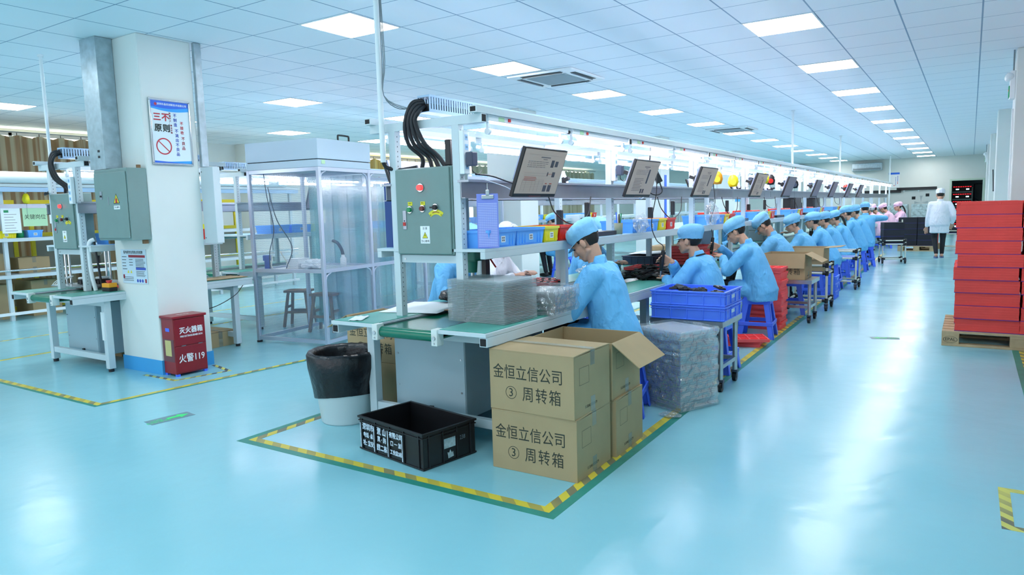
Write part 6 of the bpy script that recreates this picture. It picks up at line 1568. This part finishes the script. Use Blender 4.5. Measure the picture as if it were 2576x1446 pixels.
# ---------------------------------------------------------------- clean booth
def uv_panel(name, q, m, parent):
    """flat sheet with metre-scaled UVs"""
    me = bpy.data.meshes.new(name); me.from_pydata([tuple(p) for p in q], [], [(0, 1, 2, 3)])
    uv = me.uv_layers.new(name='UVMap'); a = (Vector(q[1])-Vector(q[0])).length; b = (Vector(q[3])-Vector(q[0])).length
    for i, c in enumerate(((0, 0), (a, 0), (a, b), (0, b))): uv.data[i].uv = c
    me.materials.append(m); o = bpy.data.objects.new(name, me); COL.objects.link(o); o.parent = parent; return o
def booth():
    t = thing('clean_booth', 'aluminium framed clean booth with clear grid curtains between the two lines', 'booth', (-5.653, 5.078, 0), .13)
    W, L, H = .964, 4.25, 1.884; al = mat('bluish_aluminium', 'C2C9D8', .35, .5); mc = mesh_curtain_mat()
    ys = [0, .83, 1.95, 3.1, L]; s = .019
    for y in ys:
        for x in (0, -W): MB().box(x-s, x+s, y-s, y+s, 0, H).build('upright', al, t, bev=.003)
    for z in (.05, .80, H-.02):
        for x in (0, -W): MB().box(x-s*.9, x+s*.9, s, L-s, z-s, z+s).build('side_rail', al, t)
        for y in ((0, .83, L) if z > .7 else (0, L)): MB().box(-W+s, -s, y-s*.9, y+s*.9, z-s, z+s).build('cross_rail', al, t)
    for (x, y) in ((0, 0), (-W, 0), (0, L), (-W, L)):
        MB().cyl((x, y, 0), (x, y, .02), .03, n=12).build('foot', M['rubber'], t)
    # corner brackets
    g = .09
    for y0, sg in ((0, 1), (.83, -1), (.83, 1), (1.95, -1)):
        for z, sz in ((H-.04, -1), (.78, -1)):
            MB().add; b = MB(); b.tube([(0, y0+sg*s, z+sz*g), (0, y0+sg*(s+.025), z+sz*.03), (0, y0+sg*(s+g), z)], .010, 6, sub=4); b.build('corner_bracket', al, t)
    e = .004
    for z0, z1 in ((.07, .78), (.82, H-.04)):
        uv_panel('grid_curtain', [(-W+s, -e, z0), (-s, -e, z0), (-s, -e, z1), (-W+s, -e, z1)], mc, t)
        for a, b in zip(ys[:-1], ys[1:]): uv_panel('grid_curtain', [(e, a+s, z0), (e, b-s, z0), (e, b-s, z1), (e, a+s, z1)], mc, t)
    uv_panel('grid_curtain', [(-W+s, L, .07), (-s, L, .07), (-s, L, H-.04), (-W+s, L, H-.04)], mc, t)
    # tinted strips hung inside the far bays
    for k in range(26):
        y = .95+.127*k; x = -W+.05+(.012 if k % 2 else 0)
        MB().box(x, x+.004, y, y+.14, .09, H-.05).build('curtain_strip', M['strip'] if k % 5 in (0, 1) else M['strip2'], t)
    for k in range(8): MB().box(-.90+.11*k, -.90+.11*k+.12, .86+(.01 if k % 2 else 0), .864+(.01 if k % 2 else 0), .09, H-.05).build('curtain_strip', M['strip2'] if k % 3 else M['strip'], t)
    # filter unit on the roof
    b = mat('pale_blue_enamel', 'B9CCD9', .5)
    MB().box(-W-.01, .02, -.02, .86, H, H+.075).box(-W-.012, .022, -.022, .862, H+.083, H+.29).box(-W, .01, -.012, .85, H+.075, H+.083, 1).build('filter_unit', [b, M['black_m']], t, bev=.004)
    MB().box(-W+.08, -W+.24, .30, .5, H+.29, H+.32).box(-.45, -.15, .3, .6, H+.29, H+.31).build('roof_box', b, t)
    MB().tube([(0, .34, H+.29), (0, .34, H+.335), (0, .36, H+.345), (0, .50, H+.345), (0, .52, H+.335), (0, .52, H+.29)], .010, 8, sub=3).build('carry_handle', M['black'], t)
    MB().box(.0235, .0245, .03, .085, H+.03, H+.07).build('label', mat('pale_green_label', 'BCE0B4', .5), t)
    # work shelf inside the first bay
    MB().box(-W+.03, -.03, .03, .80, .785, .80).build('work_shelf', M['steel_paint'], t)
booth()
def wooden_stool(loc, rot, label, h=.46, proto=[]):
    if proto: return dup(proto[0], loc, rot, label)
    t = thing('wooden_stool', label, 'stool', loc, rot, 'old wooden stools'); m = M['wood']
    MB().box(-.16, .16, -.11, .11, h-.03, h).build('seat', m, t, bev=.004)
    for sx in (-1, 1):
        for sy in (-1, 1): MB().cyl((sx*.11, sy*.075, h-.03), (sx*.165, sy*.125, 0), .021, n=4, smooth=False).build('leg', m, t)
    for s in (-1, 1): MB().box(-.14, .14, s*.103-.01, s*.103+.01, .17, .20).box(s*.145-.01, s*.145+.01, -.10, .10, .23, .26).build('rung', m, t)
    proto.append(t); return t
wooden_stool((-7.10, 5.95, 0), .5, 'old wooden stool seen through the booth, the farther and left one')
wooden_stool((-6.45, 5.80, 0), .3, 'old wooden stool inside the booth, the nearer one')
wooden_stool((-4.35, 5.75, 0), .4, 'old wooden stool behind the near bench, right of the booth')
def booth_things():
    c = Vector((-5.653, 5.078)); R = Matrix.Rotation(.13, 2)
    def P(x, y): q = c+R @ Vector((x, y)); return (q.x, q.y, .801)
    tag(MB().box(-.16, .0, -.10, .10, 0, .11).build('white_carton', M['paper'], None, P(-.58, .35), .2), 'small white box on the shelf inside the booth', 'box')
    crumple('tissue_heap', P(-.40, .28), (.14, .09, .05), M['towel'], 'crumpled white tissue on the shelf inside the booth', 'tissue', 6, amp=.5)
    t = thing('spray_bottle', 'white bottle with a bent black hose inside the booth', 'bottle', P(-.16, .52)); MB().lathe([(0, 0), (.035, 0), (.035, .10), (.02, .12), (.018, .14), (0, .14)], n=18).build('body', M['white_pl'], t); MB().tube([(0, 0, .14), (-.02, 0, .20), (-.10, .02, .27), (-.20, .05, .29)], .018, 10).build('hose', M['rubber'], t)
    o = tag(MB().box(-.02, .02, -.02, .02, 0, .10).box(-.03, .03, -.03, .03, .1, .16).build('air_regulator', M['blue_ink'], None, P(-.88, .10)), 'blue air regulator on the left upright inside the booth', 'regulator')
    for k, pts in enumerate([[(-.85, .1, 1.05), (-.84, .12, .8), (-.80, .15, .45), (-.83, .1, .2), (-.84, .1, .004)], [(-.80, .1, .9), (-.72, .12, .55), (-.60, .2, .25), (-.70, .2, .004)], [(-.82, .12, .16), (-.76, .05, .02), (-.62, .08, .008), (-.66, .2, .03), (-.78, .2, .2)]]):
        tag(MB().tube([(x, y, z) for x, y, z in pts], (.005, .005, .007)[k], 6).build('loose_cable', M['black'] if k < 2 else M['cream'], None, P(0, 0), .13), ('thin black cable dropping along the left of the booth interior', 'thin black cable looping down inside the booth', 'pale hose coiled on the shelf inside the booth')[k], 'cable')
booth_things()
# ---------------------------------------------------------------- far left racks
def side_rack():
    t = thing('storage_workbench', 'grey shelf rack with bins along the curtain wall at far left', 'rack', (-11.4, 1.0, 0)); L = 8.6; sp = M['steel_paint']
    for k in range(6):
        y = .1+1.68*k
        for x in (-.62, -.05): MB().box(x-.025, x+.025, y-.025, y+.025, 0, 1.95).build('post', sp, t)
    for z, nm in ((.655, 'lower_shelf'), (1.178, 'upper_shelf')): MB().box(-.66, 0, 0, L, z-.05, z).build(nm, sp, t)
    MB().box(-.04, 0, 0, L, .08, .12).build('floor_rail', M['white_pl'], t); MB().cyl((.0, 0, .72), (0, L, .72), .014, n=10).build('chrome_rail', M['chrome'], t)
    MB().box(-.04, .0, 0, L, 1.60, 1.66).build('beam', M['alu'], t); MB().box(-.66, .1, 0, L, 1.90, 1.94).build('top_board', sp, t)
    a = MB(); n = 10; rr = .085
    a.cyl((.05, .05, 2.03), (.05, L-.3, 2.03), rr, n=24); a.build('white_roll', M['white_pl'], t)
    MB().box(.02, .10, 0, L, 1.83, 1.895).build('lamp_rail', mat('pale_blue_pvc', 'A4C0DC'), t)
side_rack()
for i, (y, w_, c, nm_) in enumerate([(4.16, .20, 'red', 'red'), (4.48, .26, 'yellow', 'yellow'), (4.85, .20, 'blue', 'light blue'), (6.3, .3, 'blue', 'light blue'), (6.62, .3, 'blue', 'light blue'), (7.2, .25, 'red', 'red'), (7.48, .2, 'yellow', 'yellow'), (7.75, .24, 'blue', 'light blue')]):
    bin_(-11.42, y, 1.179, w_, c, '%s bin on the far left rack by the curtains, %s from the near end' % (nm_, ORD[i]))
def hung(y0, y1, z0, z1, m, label, s=None):
    t = thing('hung_sheet', label, 'sheet', (-11.385, (y0+y1)/2, z0), PI/2)
    w_ = y1-y0; MB().box(-w_/2, w_/2, -.004, 0, 0, z1-z0).build('sheet', m, t)
    if s: text('lettering', s, .075, M['ink'], t, (0, -.0045, (z1-z0)*.5), R_FRONT, .0003, sx=.95)
    else:
        mb = MB()
        for k in range(7): mb.box(-w_*.35, w_*.3-.02*(k % 3), -.0045, -.004, .03+k*(z1-z0-.08)/7, .036+k*(z1-z0-.08)/7)
        mb.box(-w_*.35, -w_*.1, -.0046, -.004, z1-z0-.06, z1-z0-.025, 1); mb.build('print', [M['doc_ink'], M['green_btn']], t)
hung(4.69, 5.01, 1.34, 1.60, M['green_paper'], 'pale green paper with dark writing hung on the far left rack', '关键岗位')
hung(4.42, 4.66, 1.25, 1.60, M['paper'], 'white printed sheet hung left of the green paper on the far left rack'); hung(5.04, 5.26, 1.37, 1.62, M['paper'], 'white printed sheet hung right of the green paper, half behind the cabinet')
balancer(4.75, 1.72, ('yellow_bin', 'yellow'), 'yellow tool hanging over the green paper on the far left rack', -11.37)
tag(MB().lathe([(0, 0), (.05, 0), (.05, .10), (0, .10)], n=18).build('reel', M['green_btn'], None, (-11.5, 4.68, 1.179)), 'green and black reel between the yellow and blue bins of the far left rack', 'reel')
for k, (x, y, z, w_, h_, r) in enumerate([(-11.75, 4.25, .656, .42, .30, .3), (-11.8, 4.9, .656, .35, .22, -.1), (-12.0, 4.4, 0, .55, .5, .05), (-12.0, 5.05, 0, .55, .52, 0), (-11.8, 6.4, .656, .4, .25, .1)]):
    carton((x, y, z), r, 'brown carton on the far left rack, %s' % ('tilted one on the lower shelf', 'second on the lower shelf', 'left one on the floor', 'right one on the floor', 'behind the left line posts')[k], words=False, side=False, w=w_, h=h_)
def fan(loc, label):
    t = thing('desk_fan', label, 'fan', loc, .3)
    MB().lathe([(0, 0), (.09, 0), (.09, .02), (.02, .04), (.015, .2), (0, .2)], n=20).build('base', M['black'], t)
    g = MB()
    for r in (.05, .09, .13): 
        g.tube([(r*math.cos(2*PI*k/16), -.03, .32+r*math.sin(2*PI*k/16)) for k in range(17)], .003, 5, sub=1)
    for k in range(8): g.cyl((0, -.035, .32), (.13*math.cos(PI*k/4), -.03, .32+.13*math.sin(PI*k/4)), .002, n=5)
    g.build('guard', M['chrome'], t); MB().cyl((0, -.02, .32), (0, .08, .32), .045, n=16).build('motor', M['black'], t)
    bl = MB()
    for k in range(3):
        R = Matrix.Translation((0, -.01, .32)) @ Matrix.Rotation(2*PI*k/3, 4, 'Y'); bl.box(-.03, .03, -.004, .004, .03, .115, 0, R)
    bl.build('blades', M['grey_pl'], t)
fan((-11.5, 5.75, .656), 'desk fan with a chrome guard on the far left rack')
def yellow_frame(y0, y1, label):
    t = thing('yellow_frame', label, 'frame', (-12.6, y0, 0), 0, 'yellow frames before the curtains'); w_ = y1-y0; m = M['yellow_fr']
    for y in (0, w_): MB().box(-.02, .02, y-.03, y+.03, 0, 1.75).build('upright', m, t)
    for z in (.05, .62, 1.20, 1.72): MB().box(-.02, .02, .03, w_-.03, z-.03, z+.03).build('rail', m, t)
    MB().box(-.004, .004, .03, w_-.03, .65, 1.17).build('dark_panel', mat('dim_panel', '8C8C80', .5), t)
for k, y in enumerate((3.3, 5.3, 7.3)): yellow_frame(y, y+1.75, 'yellow metal frame standing before the brown curtain, %s from the near end' % ORD[k])
def machine(loc, w, d, h, label, m='steel_paint', dark=True, rot=0.0):
    t = thing('test_machine', label, 'machine', loc, rot)
    MB().box(-w/2, w/2, -d/2, d/2, 0, h).build('case', M[m], t, bev=.01)
    if dark: MB().box(w/2, w/2+.004, -d*.36, d*.3, h*.5, h*.85).build('window', M['black'], t)
    MB().box(w/2, w/2+.003, -d*.3, d*.3, h*.15, h*.36).build('label_sheet', M['paper'], t); MB().cyl((w/2, d*.38, h*.6), (w/2+.02, d*.38, h*.6), .015).build('knob', M['red_btn'], t)
machine((LFX+.44, 9.0, .742), .30, .34, .42, 'grey boxy machine on the left line table right of the white pillar', dark=False)
machine((LFX+.44, 11.2, .742), .34, .55, .62, 'white cabinet machine with dark windows on the left line')
machine((LFX+.44, 14.2, .742), .34, .6, .5, 'second white cabinet machine farther down the left line')
machine((-3.08, 12.6, .742), .30, .44, .18, 'grey test instrument on the left half of the bench, lower', 'grey_pl', False); machine((-3.08, 12.6, .923), .30, .44, .18, 'grey test instrument on the left half of the bench, upper', 'grey_pl', False)
machine((-3.10, 9.4, .742), .30, .5, .30, 'pale machine with a lid on the left half of the bench behind the third worker', 'silver', False)
for k, y in enumerate((8.9, 10.6, 12.9, 15.2)): tag(MB().box(-.15, .15, -.25, .25, 0, .11).build('red_box', M['red_bin'], None, (-3.0, y+.9, 1.169), bev=.006), 'red box on the left half of the main line shelf, %s from the near end' % ORD[k], 'box', 'red boxes on the shelf')
tag(MB().box(0, .006, -.07, .07, 0, 1.1).build('blue_banner', M['blue_hd'], None, (-6.028, 15.95, 1.0)), 'narrow blue banner on a white column beyond the lines', 'banner')
def wall_chart(x, y, label):
    t = thing('wall_chart', label, 'chart', (x, y, 1.45)); MB().box(0, .008, -.28, .28, 0, .9).build('sheet', M['paper'], t)
    mb = MB()
    for k in range(5): mb.box(.008, .009, -.02, .01, .2+k*.12, .27+k*.12).box(.008, .009, .12, .15, .2+k*.12, .27+k*.12)
    mb.box(.008, .009, -.2, -.12, .55, .8); mb.build('print', M['blue_ink'], t); MB().box(.008, .0085, -.28, .28, 0, .08).build('footer', M['blue_hd2'], t)
wall_chart(-6.028, 21.9+.15, 'white chart with blue writing on a column beyond the lines')
# instruments seen over the heads
for k, y in enumerate((15.2, 17.3)): tag(MB().box(-.12, .12, -.3, .3, 0, .34).build('black_case', M['black'], None, (-3.05, y, 1.169), bev=.01), 'large black case on the main line shelf far away, %s one' % ('nearer', 'farther')[k], 'case')
